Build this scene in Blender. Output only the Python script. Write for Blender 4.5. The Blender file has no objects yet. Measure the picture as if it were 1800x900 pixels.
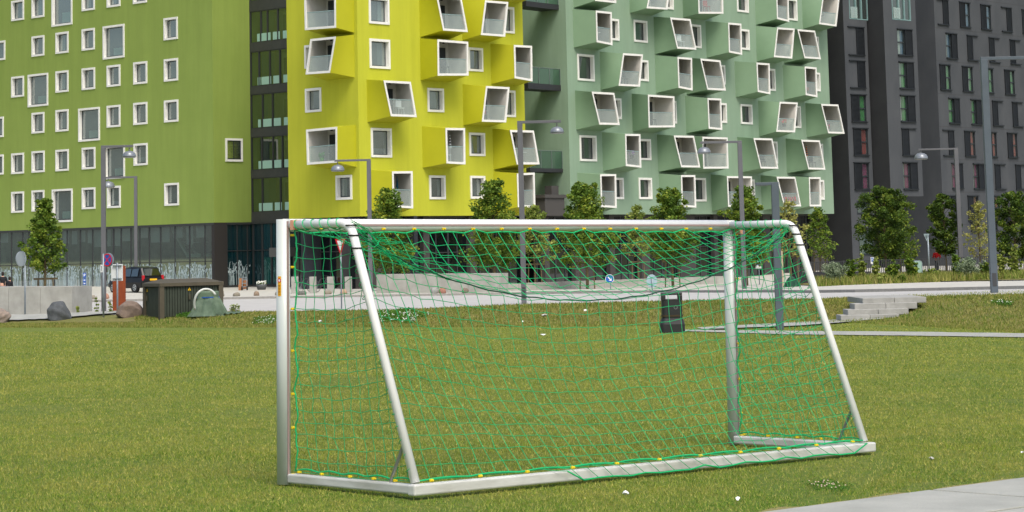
import bpy, math, random
import numpy as np
from mathutils import Vector, Matrix
rnd = random.Random(7); rng = np.random.default_rng(11)
S = bpy.context.scene
COL = S.collection
# ------------------------------------------------------------------ camera (84 mm lens, shifted down, rolled 1.3 degrees)
f = 4200.; CX = 900.; YH = 440.; EYE = 1.75
phi = math.atan(.0235); dd_ = f*f/35500.
YC = YH-dd_/math.cos(phi); th = math.atan(dd_/f)
R0 = np.array([1, 0, 0.]); Fw = np.array([0, math.cos(th), math.sin(th)]); U0 = np.array([0, -math.sin(th), math.cos(th)])
Rv = math.cos(phi)*R0-math.sin(phi)*U0; Uv = math.sin(phi)*R0+math.cos(phi)*U0
C0 = np.array([0, 0, EYE])
def ray(u, v): return Fw+(u-CX)/f*Rv+(YC-v)/f*Uv
def px(u, v, Y):
    d = ray(u, v); return C0+d*(Y/d[1])
def ucol(x, y):
    w = y*Fw[1]-1.75*Fw[2]
    return CX+f*(x*Rv[0]+y*Rv[1]-1.75*Rv[2])/w
cam = bpy.data.cameras.new('camera'); cam.lens = 36*f/1800; cam.sensor_width = 36
cam.shift_y = -(450-YC)/1800; cam.clip_start = .5; cam.clip_end = 6000
co = bpy.data.objects.new('camera', cam); COL.objects.link(co)
M = Matrix(((Rv[0], Uv[0], -Fw[0], 0), (Rv[1], Uv[1], -Fw[1], 0), (Rv[2], Uv[2], -Fw[2], EYE), (0, 0, 0, 1)))
co.matrix_world = M; S.camera = co
# ------------------------------------------------------------------ light
W = bpy.data.worlds.new("World"); S.world = W; W.use_nodes = True
nt = W.node_tree; bg = nt.nodes['Background']
sky = nt.nodes.new('ShaderNodeTexSky'); sky.sky_type = 'NISHITA'; sky.sun_disc = False
SEL = math.radians(56); SAZ = math.radians(160)   # azimuth clockwise from +Y
sky.sun_elevation = SEL; sky.sun_rotation = SAZ; sky.air_density = 1.0; sky.dust_density = 4.0; sky.ozone_density = .6
nt.links.new(sky.outputs[0], bg.inputs[0]); bg.inputs[1].default_value = .135
sl = bpy.data.lights.new('sun', 'SUN'); sl.energy = 1.5; sl.angle = math.radians(24); sl.color = (1, .95, .87)
so = bpy.data.objects.new('sun', sl); COL.objects.link(so)
sd = Vector((math.sin(SAZ)*math.cos(SEL), math.cos(SAZ)*math.cos(SEL), math.sin(SEL)))
so.rotation_euler = sd.to_track_quat('Z', 'Y').to_euler()
S.view_settings.view_transform = 'Standard'; S.view_settings.look = 'None'; S.view_settings.exposure = .55; S.view_settings.gamma = 1
# ------------------------------------------------------------------ materials
def lin(c): return tuple(((x/255)/12.92 if x/255 <= .04045 else ((x/255+.055)/1.055)**2.4) for x in c)+(1,)
MC = {}
def mat(name, c, rough=.75, c2=None, scale=6., amt=1., metal=0., bump=0., bscale=60., spec=.4, detail=6., stretch=None, obj=False):
    if name in MC: return MC[name]
    m = bpy.data.materials.new(name); m.use_nodes = True; t = m.node_tree; b = t.nodes['Principled BSDF']
    b.inputs['Roughness'].default_value = rough; b.inputs['Metallic'].default_value = metal
    b.inputs['Specular IOR Level'].default_value = spec
    ca = lin(c); b.inputs['Base Color'].default_value = ca
    if c2 or bump:
        g = t.nodes.new('ShaderNodeTexCoord')
        mp = t.nodes.new('ShaderNodeMapping'); t.links.new(g.outputs['Object'], mp.inputs[0])
        if stretch: mp.inputs['Scale'].default_value = stretch
    if c2:
        n = t.nodes.new('ShaderNodeTexNoise'); n.inputs['Scale'].default_value = scale; n.inputs['Detail'].default_value = detail
        n.inputs['Roughness'].default_value = .6
        t.links.new(mp.outputs[0], n.inputs['Vector'])
        r = t.nodes.new('ShaderNodeValToRGB'); r.color_ramp.elements[0].position = .5-.2/amt; r.color_ramp.elements[1].position = .5+.2/amt
        r.color_ramp.elements[0].color = ca; r.color_ramp.elements[1].color = lin(c2)
        t.links.new(n.outputs[0], r.inputs[0]); t.links.new(r.outputs[0], b.inputs['Base Color'])
    if bump:
        n2 = t.nodes.new('ShaderNodeTexNoise'); n2.inputs['Scale'].default_value = bscale; n2.inputs['Detail'].default_value = 4
        t.links.new(mp.outputs[0], n2.inputs['Vector'])
        bp = t.nodes.new('ShaderNodeBump'); bp.inputs['Strength'].default_value = bump; bp.inputs['Distance'].default_value = .02
        t.links.new(n2.outputs[0], bp.inputs['Height']); t.links.new(bp.outputs[0], b.inputs['Normal'])
    MC[name] = m; return m
def glass(name, tint, refl=.25, trans=.6, base=(60, 75, 75), rough=.03):
    if name in MC: return MC[name]
    m = bpy.data.materials.new(name); m.use_nodes = True; t = m.node_tree; t.nodes.remove(t.nodes['Principled BSDF'])
    out = t.nodes['Material Output']
    tr = t.nodes.new('ShaderNodeBsdfTransparent'); tr.inputs[0].default_value = lin(tint)
    df = t.nodes.new('ShaderNodeBsdfDiffuse'); df.inputs[0].default_value = lin(base)
    gl = t.nodes.new('ShaderNodeBsdfGlossy'); gl.inputs['Roughness'].default_value = rough; gl.inputs[0].default_value = (.95, 1, 1, 1)
    a = t.nodes.new('ShaderNodeMixShader'); a.inputs[0].default_value = 1-trans
    t.links.new(tr.outputs[0], a.inputs[1]); t.links.new(df.outputs[0], a.inputs[2])
    b = t.nodes.new('ShaderNodeMixShader'); b.inputs[0].default_value = refl
    t.links.new(a.outputs[0], b.inputs[1]); t.links.new(gl.outputs[0], b.inputs[2]); t.links.new(b.outputs[0], out.inputs[0])
    MC[name] = m; return m
# ------------------------------------------------------------------ mesh helpers
def rootloc(o):
    v = np.zeros(3)
    while o is not None: v = v+np.array(o.location); o = o.parent
    return v
def tag(o, label=None, cat=None, group=None, kind=None):
    if label: o['label'] = label
    if cat: o['category'] = cat
    if group: o['group'] = group
    if kind: o['kind'] = kind
    return o
def thing(name, label, cat, loc, group=None):
    o = bpy.data.objects.new(name, None); COL.objects.link(o); o.location = tuple(float(q) for q in loc); o.empty_display_size = .3
    return tag(o, label, cat, group)
class MB:
    def __init__(s): s.v = []; s.f = []; s.mi = []; s.cur = 0
    def add(s, vs, fs):
        k = len(s.v); s.v.extend([tuple(map(float, p)) for p in vs])
        s.f.extend([tuple(k+i for i in q) for q in fs]); s.mi.extend([s.cur]*len(fs)); return s
    def quad(s, a, b, c, d): return s.add([a, b, c, d], [(0, 1, 2, 3)])
    def obox(s, c, ax, ay, az):   # centre and half axes
        c, ax, ay, az = map(np.array, (c, ax, ay, az)); vs = []
        for k in (-1, 1):
            for j in (-1, 1):
                for i in (-1, 1): vs.append(c+i*ax+j*ay+k*az)
        return s.add(vs, [(0, 2, 3, 1), (4, 5, 7, 6), (0, 1, 5, 4), (2, 6, 7, 3), (0, 4, 6, 2), (1, 3, 7, 5)])
    def box(s, x0, x1, y0, y1, z0, z1): return s.obox(((x0+x1)/2, (y0+y1)/2, (z0+z1)/2), ((x1-x0)/2, 0, 0), (0, (y1-y0)/2, 0), (0, 0, (z1-z0)/2))
    def prism(s, poly, ext):      # closed polygon (3D pts) extruded by vector
        n = len(poly); p = [np.array(q, float) for q in poly]; e = np.array(ext, float)
        return s.add(p+[q+e for q in p], [tuple(range(n-1, -1, -1)), tuple(range(n, 2*n))]+[(i, (i+1) % n, n+(i+1) % n, n+i) for i in range(n)])
    def tube(s, path, r, n=8, cap=True, sx=1., up=None):
        P = [np.array(p, float) for p in path]; m = len(P); rr = r if hasattr(r, '__len__') else [r]*m
        T = [P[min(i+1, m-1)]-P[max(i-1, 0)] for i in range(m)]; T = [t/(np.linalg.norm(t)+1e-9) for t in T]
        a = np.array(up, float) if up is not None else (np.array([0, 0, 1.]) if abs(T[0][2]) < .9 else np.array([1., 0, 0]))
        vs = []
        for i in range(m):
            b = np.cross(T[i], a); b /= np.linalg.norm(b)+1e-9; a2 = np.cross(b, T[i]); a = a2 if up is None else a
            for k in range(n):
                q = 2*math.pi*(k+.5)/n; vs.append(P[i]+rr[i]*(math.cos(q)*b*sx+math.sin(q)*a2))
        fs = [(i*n+k, i*n+(k+1) % n, (i+1)*n+(k+1) % n, (i+1)*n+k) for i in range(m-1) for k in range(n)]
        if cap: fs += [tuple(range(n-1, -1, -1)), tuple((m-1)*n+k for k in range(n))]
        return s.add(vs, fs)
    def lathe(s, c, prof, n=20, ax=None, sy=1.):
        c = np.array(c, float); vs = []
        for r, z in prof:
            for k in range(n):
                q = 2*math.pi*k/n; vs.append(c+np.array([r*math.cos(q), r*math.sin(q)*sy, z]))
        m = len(prof)
        return s.add(vs, [(i*n+k, i*n+(k+1) % n, (i+1)*n+(k+1) % n, (i+1)*n+k) for i in range(m-1) for k in range(n)]+[tuple(range(n-1, -1, -1)), tuple((m-1)*n+k for k in range(n))])
    def disc(s, c, r, thick, n=28, nrm=(0, -1, 0)):
        c = np.array(c, float); nn = np.array(nrm, float); nn /= np.linalg.norm(nn); a = np.cross(nn, (0, 0, 1)); a /= np.linalg.norm(a); b = np.cross(a, nn)
        return s.prism([c+r*(math.cos(2*math.pi*k/n)*a+math.sin(2*math.pi*k/n)*b) for k in range(n)], -nn*thick)
    def ring(s, c, r0, r1, thick, n=28, nrm=(0, -1, 0)):
        c = np.array(c, float); nn = np.array(nrm, float); nn /= np.linalg.norm(nn); a = np.cross(nn, (0, 0, 1)); a /= np.linalg.norm(a); b = np.cross(a, nn)
        vs = []
        for k in range(n):
            d = math.cos(2*math.pi*k/n)*a+math.sin(2*math.pi*k/n)*b
            vs += [c+r0*d, c+r1*d, c+r1*d-nn*thick, c+r0*d-nn*thick]
        fs = []
        for k in range(n):
            i = 4*k; j = 4*((k+1) % n)
            fs += [(i, i+1, j+1, j), (i+1, i+2, j+2, j+1), (i+2, i+3, j+3, j+2), (i+3, i, j, j+3)]
        return s.add(vs, fs)
    def segs(s, A, B, r, n=3):
        for a, b in zip(A, B): s.tube([a, b], r, n, cap=False)
        return s
    def build(s, name, m, parent=None, loc=None, smooth=False, bevel=0):
        if parent is not None: L = rootloc(parent)
        else: L = np.array(loc if loc is not None else (0, 0, 0), float)
        me = bpy.data.meshes.new(name); me.from_pydata([tuple(np.array(p)-L) for p in s.v] if len(s.v) < 50 else (np.array(s.v)-L).tolist(), [], s.f)
        for q in (m if isinstance(m, (list, tuple)) else [m]): me.materials.append(q)
        if isinstance(m, (list, tuple)): me.polygons.foreach_set('material_index', s.mi)
        me.update()
        import bmesh
        bm = bmesh.new(); bm.from_mesh(me); bmesh.ops.recalc_face_normals(bm, faces=bm.faces)
        bm.to_mesh(me); bm.free()
        if smooth: me.polygons.foreach_set('use_smooth', [True]*len(me.polygons))
        o = bpy.data.objects.new(name, me); COL.objects.link(o)
        if parent is not None: o.parent = parent
        else: o.location = tuple(float(q) for q in L)
        if bevel:
            b = o.modifiers.new('bevel', 'BEVEL'); b.width = bevel; b.segments = 2; b.limit_method = 'ANGLE'
        return o
def rawmesh(name, V, Fc, m, parent=None, loc=(0, 0, 0), rndattr=None, nv=None, smooth=False):
    me = bpy.data.meshes.new(name); V = np.asarray(V, np.float32); Fc = np.asarray(Fc, np.int32); k = Fc.shape[1]
    L = rootloc(parent) if parent is not None else np.array(loc, float)
    V = V-L.astype(np.float32)
    me.vertices.add(len(V)); me.vertices.foreach_set('co', V.ravel())
    me.loops.add(Fc.size); me.loops.foreach_set('vertex_index', Fc.ravel())
    me.polygons.add(len(Fc)); me.polygons.foreach_set('loop_start', np.arange(0, Fc.size, k, dtype=np.int32))
    try: me.polygons.foreach_set('loop_total', np.full(len(Fc), k, np.int32))
    except Exception: pass
    if rndattr is not None:
        a = me.attributes.new('rnd', 'FLOAT', 'FACE'); a.data.foreach_set('value', np.asarray(rndattr, np.float32))
    me.materials.append(m); me.update(calc_edges=True); me.validate()
    if smooth: me.polygons.foreach_set('use_smooth', [True]*len(me.polygons))
    o = bpy.data.objects.new(name, me); COL.objects.link(o)
    if parent is not None: o.parent = parent
    else: o.location = tuple(float(q) for q in L)
    return o
def dup(root, loc, label, group=None):
    r = root.copy(); COL.objects.link(r); r.location = tuple(float(q) for q in loc); r['label'] = label
    if group: r['group'] = group
    for ch in list(root.children):
        c = ch.copy(); COL.objects.link(c); c.parent = r
        for g in list(ch.children):
            d = g.copy(); COL.objects.link(d); d.parent = c
    return r
# ------------------------------------------------------------------ terrain
TB = [(-400, 113, 579, 119, 562, 175, 513), (0, 113, 575, 119, 558, 175, 509), (400, 106, 575, 112, 549, 175, 507), (700, 101, 574, 107, 545, 166, 507),
      (900, 98.6, 574, 106, 536, 165, 508), (1150, 96, 572, 103, 530, 165, 503), (1300, 92, 569, 99, 527, 175, 497), (1420, 88, 568, 96, 526, 190, 484), (1500, 84, 566, 94, 524, 200, 477), (1800, 76, 584, 87, 517, 215, 468), (2200, 70, 592, 84, 506, 230, 459)]
TU = np.array([t[0] for t in TB], float)
TF = np.array([t[1] for t in TB], float); TT = np.array([t[3] for t in TB], float); TBk = np.array([t[5] for t in TB], float)
TzF = np.array([px(t[0], t[2], t[1])[2] for t in TB]); TzT = np.array([px(t[0], t[4], t[3])[2] for t in TB]); TzB = np.array([px(t[0], t[6], t[5])[2] for t in TB])
def smooth01(t): t = np.clip(t, 0, 1); return t*t*(3-2*t)
def zt(x, y):
    x = np.asarray(x, float); y = np.asarray(y, float)
    u = np.clip(ucol(x, np.maximum(y, 1.)), -400, 2200); u = np.where(y < 1, 900, u)
    F_ = np.interp(u, TU, TF); T_ = np.interp(u, TU, TT); B_ = np.interp(u, TU, TBk)
    a = np.interp(u, TU, TzF); b = np.interp(u, TU, TzT); c = np.interp(u, TU, TzB)
    near = .02-.012*np.clip(x, -8, 8)
    k = np.clip((y-21)/(F_-21), 0, 1)
    z = near*(1-k)+a*k
    z = np.where(y > F_, a+(b-a)*smooth01((y-F_)/(T_-F_)), z)
    z = np.where(y > T_, b+(c-b)*np.clip((y-T_)/(B_-T_), 0, 1), z)
    return z
def place(u, v, lo=8., hi=320.):
    pr = None
    Y = lo
    while Y < hi:
        p = px(u, v, Y)
        if p[2] <= float(zt(p[0], p[1])): break
        Y += .25
    p = px(u, v, Y); p[2] = float(zt(p[0], p[1])); return p
def gz(x, y): return float(zt(x, y))
def uy(u, Y):   # ground point under image column u at depth Y
    p = px(u, 440, Y); p[2] = gz(p[0], p[1]); return p
def strip(name, us, fa, fb, n, m, dz, smooth=True):
    # terrain-following sheet between two depth curves
    V = []; Fc = []
    us = np.asarray(us, float)
    for u in us:
        a, b = fa(u), fb(u)
        for j in range(n+1):
            Y = a+(b-a)*j/n; p = px(u, 440, Y); V.append((p[0], p[1], float(zt(p[0], p[1]))+dz))
    k = n+1
    for i in range(len(us)-1):
        for j in range(n): Fc.append((i*k+j, (i+1)*k+j, (i+1)*k+j+1, i*k+j+1))
    o = rawmesh(name, V, Fc, m, smooth=smooth); o['kind'] = 'structure'; return o
iF = lambda u: float(np.interp(u, TU, TF)); iT = lambda u: float(np.interp(u, TU, TT)); iB = lambda u: float(np.interp(u, TU, TBk))
KU = [-400, 0, 400, 700, 900, 1150, 1300, 1420, 1500, 1800, 2200]; KV = [140, 140, 139, 138, 138, 132, 121, 110, 106, 98, 94]
iK = lambda u: float(np.interp(u, KU, KV))     # far kerb
# --- ground materials
def grass_mat(name, cols, worldscale=1., attr=False, rough=.9, greener=None):
    m = bpy.data.materials.new(name); m.use_nodes = True; t = m.node_tree; b = t.nodes['Principled BSDF']
    b.inputs['Roughness'].default_value = rough; b.inputs['Specular IOR Level'].default_value = .15
    g = t.nodes.new('ShaderNodeNewGeometry')
    def noise(sc, det=5, st=(1, 1, 1)):
        mp = t.nodes.new('ShaderNodeMapping'); mp.inputs['Scale'].default_value = st
        n = t.nodes.new('ShaderNodeTexNoise'); n.inputs['Scale'].default_value = sc; n.inputs['Detail'].default_value = det; n.inputs['Roughness'].default_value = .65
        t.links.new(g.outputs['Position'], mp.inputs[0]); t.links.new(mp.outputs[0], n.inputs['Vector']); return n.outputs[0]
    def ramp(src, a, b_, c1, c2):
        r = t.nodes.new('ShaderNodeValToRGB'); r.color_ramp.elements[0].position = a; r.color_ramp.elements[1].position = b_
        r.color_ramp.elements[0].color = c1; r.color_ramp.elements[1].color = c2; t.links.new(src, r.inputs[0]); return r.outputs[0]
    def mix(fac, a, b_):
        x = t.nodes.new('ShaderNodeMix'); x.data_type = 'RGBA'
        if hasattr(fac, 'links') or not isinstance(fac, float): t.links.new(fac, x.inputs[0])
        else: x.inputs[0].default_value = fac
        t.links.new(a, x.inputs[6]) if not isinstance(a, tuple) else setattr(x.inputs[6], 'default_value', a)
        t.links.new(b_, x.inputs[7]) if not isinstance(b_, tuple) else setattr(x.inputs[7], 'default_value', b_)
        return x.outputs[2]
    base = ramp(noise(.22), .38, .62, lin(cols[0]), lin(cols[1]))
    wh = ramp(noise(.9, 4), .45, .7, (0, 0, 0, 1), (.75, .75, .75, 1))
    if greener:
        sp_ = t.nodes.new('ShaderNodeSeparateXYZ'); t.links.new(g.outputs['Position'], sp_.inputs[0]); mr = t.nodes.new('ShaderNodeMapRange'); mr.inputs[1].default_value = 19.5; mr.inputs[2].default_value = 15.
        t.links.new(sp_.outputs[1], mr.inputs[0]); mm = t.nodes.new('ShaderNodeMath'); mm.operation = 'MULTIPLY'; t.links.new(mr.outputs[0], mm.inputs[0]); t.links.new(ramp(noise(.7), .3, .6, (.25, .25, .25, 1), (1, 1, 1, 1)), mm.inputs[1])
        base = mix(mm.outputs[0], base, lin(greener))
    c = mix(wh, base, lin(cols[2]))
    if attr:
        at = t.nodes.new('ShaderNodeAttribute'); at.attribute_name = 'rnd'
        w3 = ramp(at.outputs['Fac'], .45, 1., (0, 0, 0, 1), (.9, .9, .9, 1)); c = mix(w3, c, lin(cols[3])); w5 = ramp(at.outputs['Fac'], .0, .22, (.75, .75, .75, 1), (0, 0, 0, 1)); c = mix(w5, c, lin((56, 90, 22)))
    else:
        w3 = ramp(noise(14, 6), .42, .68, (0, 0, 0, 1), (.7, .7, .7, 1)); c = mix(w3, c, lin(cols[3]))
        w4 = ramp(noise(55, 3), .45, .6, (0, 0, 0, 1), (.5, .5, .5, 1)); c = mix(w4, c, lin(cols[4]))
        bp = t.nodes.new('ShaderNodeBump'); bp.inputs['Strength'].default_value = .8; bp.inputs['Distance'].default_value = .05
        t.links.new(noise(30, 6), bp.inputs['Height']); t.links.new(bp.outputs[0], b.inputs['Normal'])
    t.links.new(c, b.inputs['Base Color'])
    return m
G_field = grass_mat('lawn_ground', [(88, 114, 42), (106, 126, 48), (124, 132, 62), (142, 138, 76), (62, 84, 28)], greener=(82, 118, 36))
G_bank = grass_mat('rough_grass_ground', [(92, 106, 48), (120, 122, 66), (140, 128, 84), (150, 136, 94), (70, 84, 38)])
G_blade = grass_mat('lawn_blade', [(100, 128, 30), (122, 138, 40), (144, 144, 56), (186, 174, 100)], attr=True, rough=.6, greener=(86, 130, 28))
G_rough = grass_mat('rough_blade', [(92, 118, 40), (114, 124, 50), (136, 134, 66), (160, 148, 92)], attr=True, rough=.7)
asph = mat('pale_asphalt', (168, 167, 163), .9, (182, 181, 176), 1.2, bump=.2, bscale=30)
pavm = mat('pale_paving', (172, 170, 160), .9, (190, 188, 178), 2.5, bump=.2, bscale=30)
kerbm = mat('kerb_granite', (132, 130, 124), .85, (150, 148, 142), 8)
slabm = mat('concrete_slab', (146, 148, 140), .9, (166, 167, 159), 1.7, 1., bump=.3, bscale=45, detail=9)
soil = mat('earth', (112, 98, 62), .95, (128, 112, 72), 9)
# far ground, one sheet to the horizon
xs = np.concatenate([np.linspace(-3000, -120, 14), np.linspace(-100, 100, 81), np.linspace(120, 3000, 14)])
ys = np.concatenate([np.linspace(-800, 0, 6), np.linspace(4, 240, 119), np.linspace(260, 4500, 20)])
X, Y_ = np.meshgrid(xs, ys, indexing='ij'); Z = zt(X, Y_)-.12
V = np.stack([X, Y_, Z], -1).reshape(-1, 3); ny = len(ys)
Fc = [(i*ny+j, (i+1)*ny+j, (i+1)*ny+j+1, i*ny+j+1) for i in range(len(xs)-1) for j in range(ny-1)]
o = rawmesh('ground', V, Fc, mat('ground_plain', (108, 114, 70), .95, (126, 124, 84), .3)); o['kind'] = 'structure'
US = np.arange(-380, 2181, 20)
strip('grass_field', US, lambda u: 7., lambda u: iF(u)+.4, 60, G_field, 0)
strip('grass_bank', US, lambda u: iF(u)+.4, lambda u: iT(u), 10, G_bank, .004)
strip('road', US, lambda u: iT(u), lambda u: iK(u), 12, asph, .0)
strip('kerb', US, lambda u: iK(u), lambda u: iK(u)+.22, 1, kerbm, .125)
# kerb face
mb = MB()
for i in range(len(US)-1):
    a = px(US[i], 440, iK(US[i])); b = px(US[i+1], 440, iK(US[i+1]))
    za, zb = gz(a[0], a[1]), gz(b[0], b[1]); mb.quad((a[0], a[1], za-.05), (b[0], b[1], zb-.05), (b[0], b[1], zb+.125), (a[0], a[1], za+.125))
tag(mb.build('kerb', kerbm), kind='structure')
strip('pavement', US, lambda u: iK(u)+.22, lambda u: iB(u)+25, 12, pavm, .12)
# front kerb line between bank and road
strip('kerb', US, lambda u: iT(u)-.25, lambda u: iT(u), 1, kerbm, .03)
# ------------------------------------------------------------------ grass blades (numpy)
def blades(name, N, ya, yb, h0, h1, w0, m, power=1.0, umin=-60, umax=1860, ymap=None, keep=None, lean=.5):
    t = rng.random(N)
    if ymap is None:
        Y = (ya**(1-power)+t*(yb**(1-power)-ya**(1-power)))**(1/(1-power)) if power != 1 else ya*(yb/ya)**t
        u = umin+rng.random(N)*(umax-umin)
    else:
        u = umin+rng.random(N)*(umax-umin); A, B = ymap(u); Y = A+(B-A)*t
    w = Y*Fw[1]-1.75*Fw[2]
    x = ((u-CX)*w/f-Y*Rv[1]+1.75*Rv[2])/Rv[0]
    if keep is not None:
        k = keep(x, Y, u); x, Y, u = x[k], Y[k], u[k]; N = len(x)
    z = zt(x, Y)
    ang = rng.random(N)*2*np.pi; h = h0+(h1-h0)*rng.random(N)**1.5; sc = np.maximum(1., Y/20.); h = h*np.minimum(1.6, np.maximum(1., Y/30.)); wd = w0*(.6+.8*rng.random(N))*sc
    la = rng.random(N)*2*np.pi; ll = h*lean*rng.random(N)*1.5
    bx = np.cos(ang)*wd/2; by = np.sin(ang)*wd/2
    V = np.empty((N, 3, 3)); V[:, 0] = np.stack([x-bx, Y-by, z-.004], 1); V[:, 1] = np.stack([x+bx, Y+by, z-.004], 1)
    V[:, 2] = np.stack([x+np.cos(la)*ll, Y+np.sin(la)*ll, z+h], 1)
    o = rawmesh(name, V.reshape(-1, 3), np.arange(3*N).reshape(-1, 3), m, rndattr=rng.random(N))
    return o
def on_slab(x, y, u=None):
    return (y < SL0(x))
SA = place(1372, 905); SB_ = place(1800, 848.5)
def SL0(x): return SA[1]+(x-SA[0])*(SB_[1]-SA[1])/(SB_[0]-SA[0])
FULL = 1
tag(blades('grass', 900000, 12.5, 96, .006, .027, .0050, G_blade, power=1.65, lean=.9, keep=lambda x, y, u: (~(y < SL0(x)+.01)) & ~((y < SL0(x)+.45+.2*np.sin(x*7)) & (rng.random(len(x)) < .72)) & ~((np.sin(x*1.3+2*np.sin(y*.21))*np.sin(y*.33+1.7*np.sin(x*.7)) > .80) & (rng.random(len(x)) < .55))), 'short mown grass covering the playing field around the goal', 'grass', kind='stuff')
tag(blades('rough_grass', 150000, 0, 0, .015, .075, .008, G_rough, ymap=lambda u: (np.interp(u, TU, TF)-2, np.interp(u, TU, TT)-.2-3.6*(u < 236)+0*u)), 'taller dry grass on the low bank beside the road', 'grass', kind='stuff')
# bare yellowed verge next to slabs
# ------------------------------------------------------------------ foreground slabs
def slabs():
    d = SB_-SA; d = d/np.linalg.norm(d); n = np.array([d[1], -d[0], 0]); n /= np.linalg.norm(n)
    L = 2.35; k0 = -2
    e = place(1625, 866); s0 = float(np.dot(e-SA, d))
    for i in range(-3, 5):
        for j in range(0, 4):
            a0 = s0+(i)*L+(0.9 if j % 2 else 0); a1 = a0+L-.05; b0 = j*1.15+.0; b1 = b0+1.15-.055
            if j==0: pass
            P = [SA+d*a+n*b for a, b in ((a0, b0), (a1, b0), (a1, b1), (a0, b1))]
            z = [gz(p[0], p[1]) for p in P]
            if P[0][1] < 3 or P[1][0] > 14: continue
            for p, q in zip(P, z): p[2] = q+.02
            mb = MB(); mb.prism([p-np.array([0, 0, .1]) for p in P], (0, 0, .1))
            tag(mb.build('pavement_slab', slabm, bevel=.006), kind='structure')
slabs()
def edgeY(u):
    Y = 14.
    for _ in range(12): Y = float(SL0(px(u, 440, Y)[0]))
    return Y
VU = np.arange(1180, 2160, 20)
strip('verge', VU, lambda u: 9., lambda u: edgeY(u)+.10+.12*math.sin(u*.05)*math.sin(u*.013)+.1, 2, mat('dry_verge', (138, 126, 80), .95, (118, 118, 62), 6, bump=.5, bscale=40), .004)
# ================================================================== BUILDINGS
UP = np.array([0, 0, 1.])
class Fac:
    """vertical facade plane through image column u at depth Y, running towards horizon point xv"""
    def __init__(s, u, Y, xv=None, t=None, n=None):
        if t is None:
            v = YH-.0235*(xv-900)
            for _ in range(6): v += ray(xv, v)[2]*f
            t = ray(xv, v); t[2] = 0; t /= np.linalg.norm(t)
            if xv < 0: t = -t      # always run left to right
        s.t = np.array(t, float); s.P = px(u, 440, Y); s.P[2] = 0
        s.n = np.array([s.t[1], -s.t[0], 0.])
        if s.n[1] > 0: s.n = -s.n
    def hit(s, u, v, off=0.):
        d = ray(u, v); k = np.dot(s.P+s.n*off-C0, s.n)/np.dot(d, s.n); return C0+d*k
    def s_of(s, p): return float(np.dot(p-s.P, s.t))
    def sz(s, u, v, off=0.): p = s.hit(u, v, off); return s.s_of(p), float(p[2])
    def pt(s, a, z, off=0.): p = s.P+s.t*a+s.n*off; return np.array([p[0], p[1], z])
def wallgrid(mb, F, s0, s1, z0, z1, holes):
    xs = sorted({s0, s1, *[min(max(h[i], s0), s1) for h in holes for i in (0, 1)]})
    # rows split per column so the mesh stays small
    for a, b in zip(xs[:-1], xs[1:]):
        if b-a < 1e-4: continue
        m = (a+b)/2; iv = sorted([(max(h[2], z0), min(h[3], z1)) for h in holes if h[0] < m < h[1]])
        z = z0
        for p, q in iv:
            if q <= z: continue
            if p > z: mb.quad(F.pt(a, z), F.pt(b, z), F.pt(b, p), F.pt(a, p))
            z = max(z, q)
        if z < z1: mb.quad(F.pt(a, z), F.pt(b, z), F.pt(b, z1), F.pt(a, z1))
def fbox(mb, F, s0, s1, z0, z1, o0, o1): mb.obox(F.pt((s0+s1)/2, (z0+z1)/2, (o0+o1)/2), F.t*(s1-s0)/2, F.n*(o1-o0)/2, UP*(z1-z0)/2)
white = mat('white_render', (222, 222, 214), .6, (232, 232, 226), 3)
sashm = mat('dark_sash', (44, 50, 54), .45)
paneg = glass('window_glass', (190, 206, 202), .27, .62, (128, 146, 144))
pane2 = glass('window_glass_dark', (170, 190, 184), .17, .72, (70, 88, 84))
railg = glass('balcony_glass', (226, 238, 234), .12, .76, (214, 228, 224))
roomm = mat('dim_room', (140, 138, 130), .9, (96, 96, 92), .35)
curt = [mat('curtain_pale', (214, 216, 210), .9, (196, 200, 196), 12, stretch=(6, 6, .3)), mat('curtain_grey', (150, 158, 156), .9), mat('curtain_lilac', (178, 178, 190), .9),
        mat('curtain_olive', (118, 116, 60), .9), mat('curtain_brown', (120, 84, 62), .9)]
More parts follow.
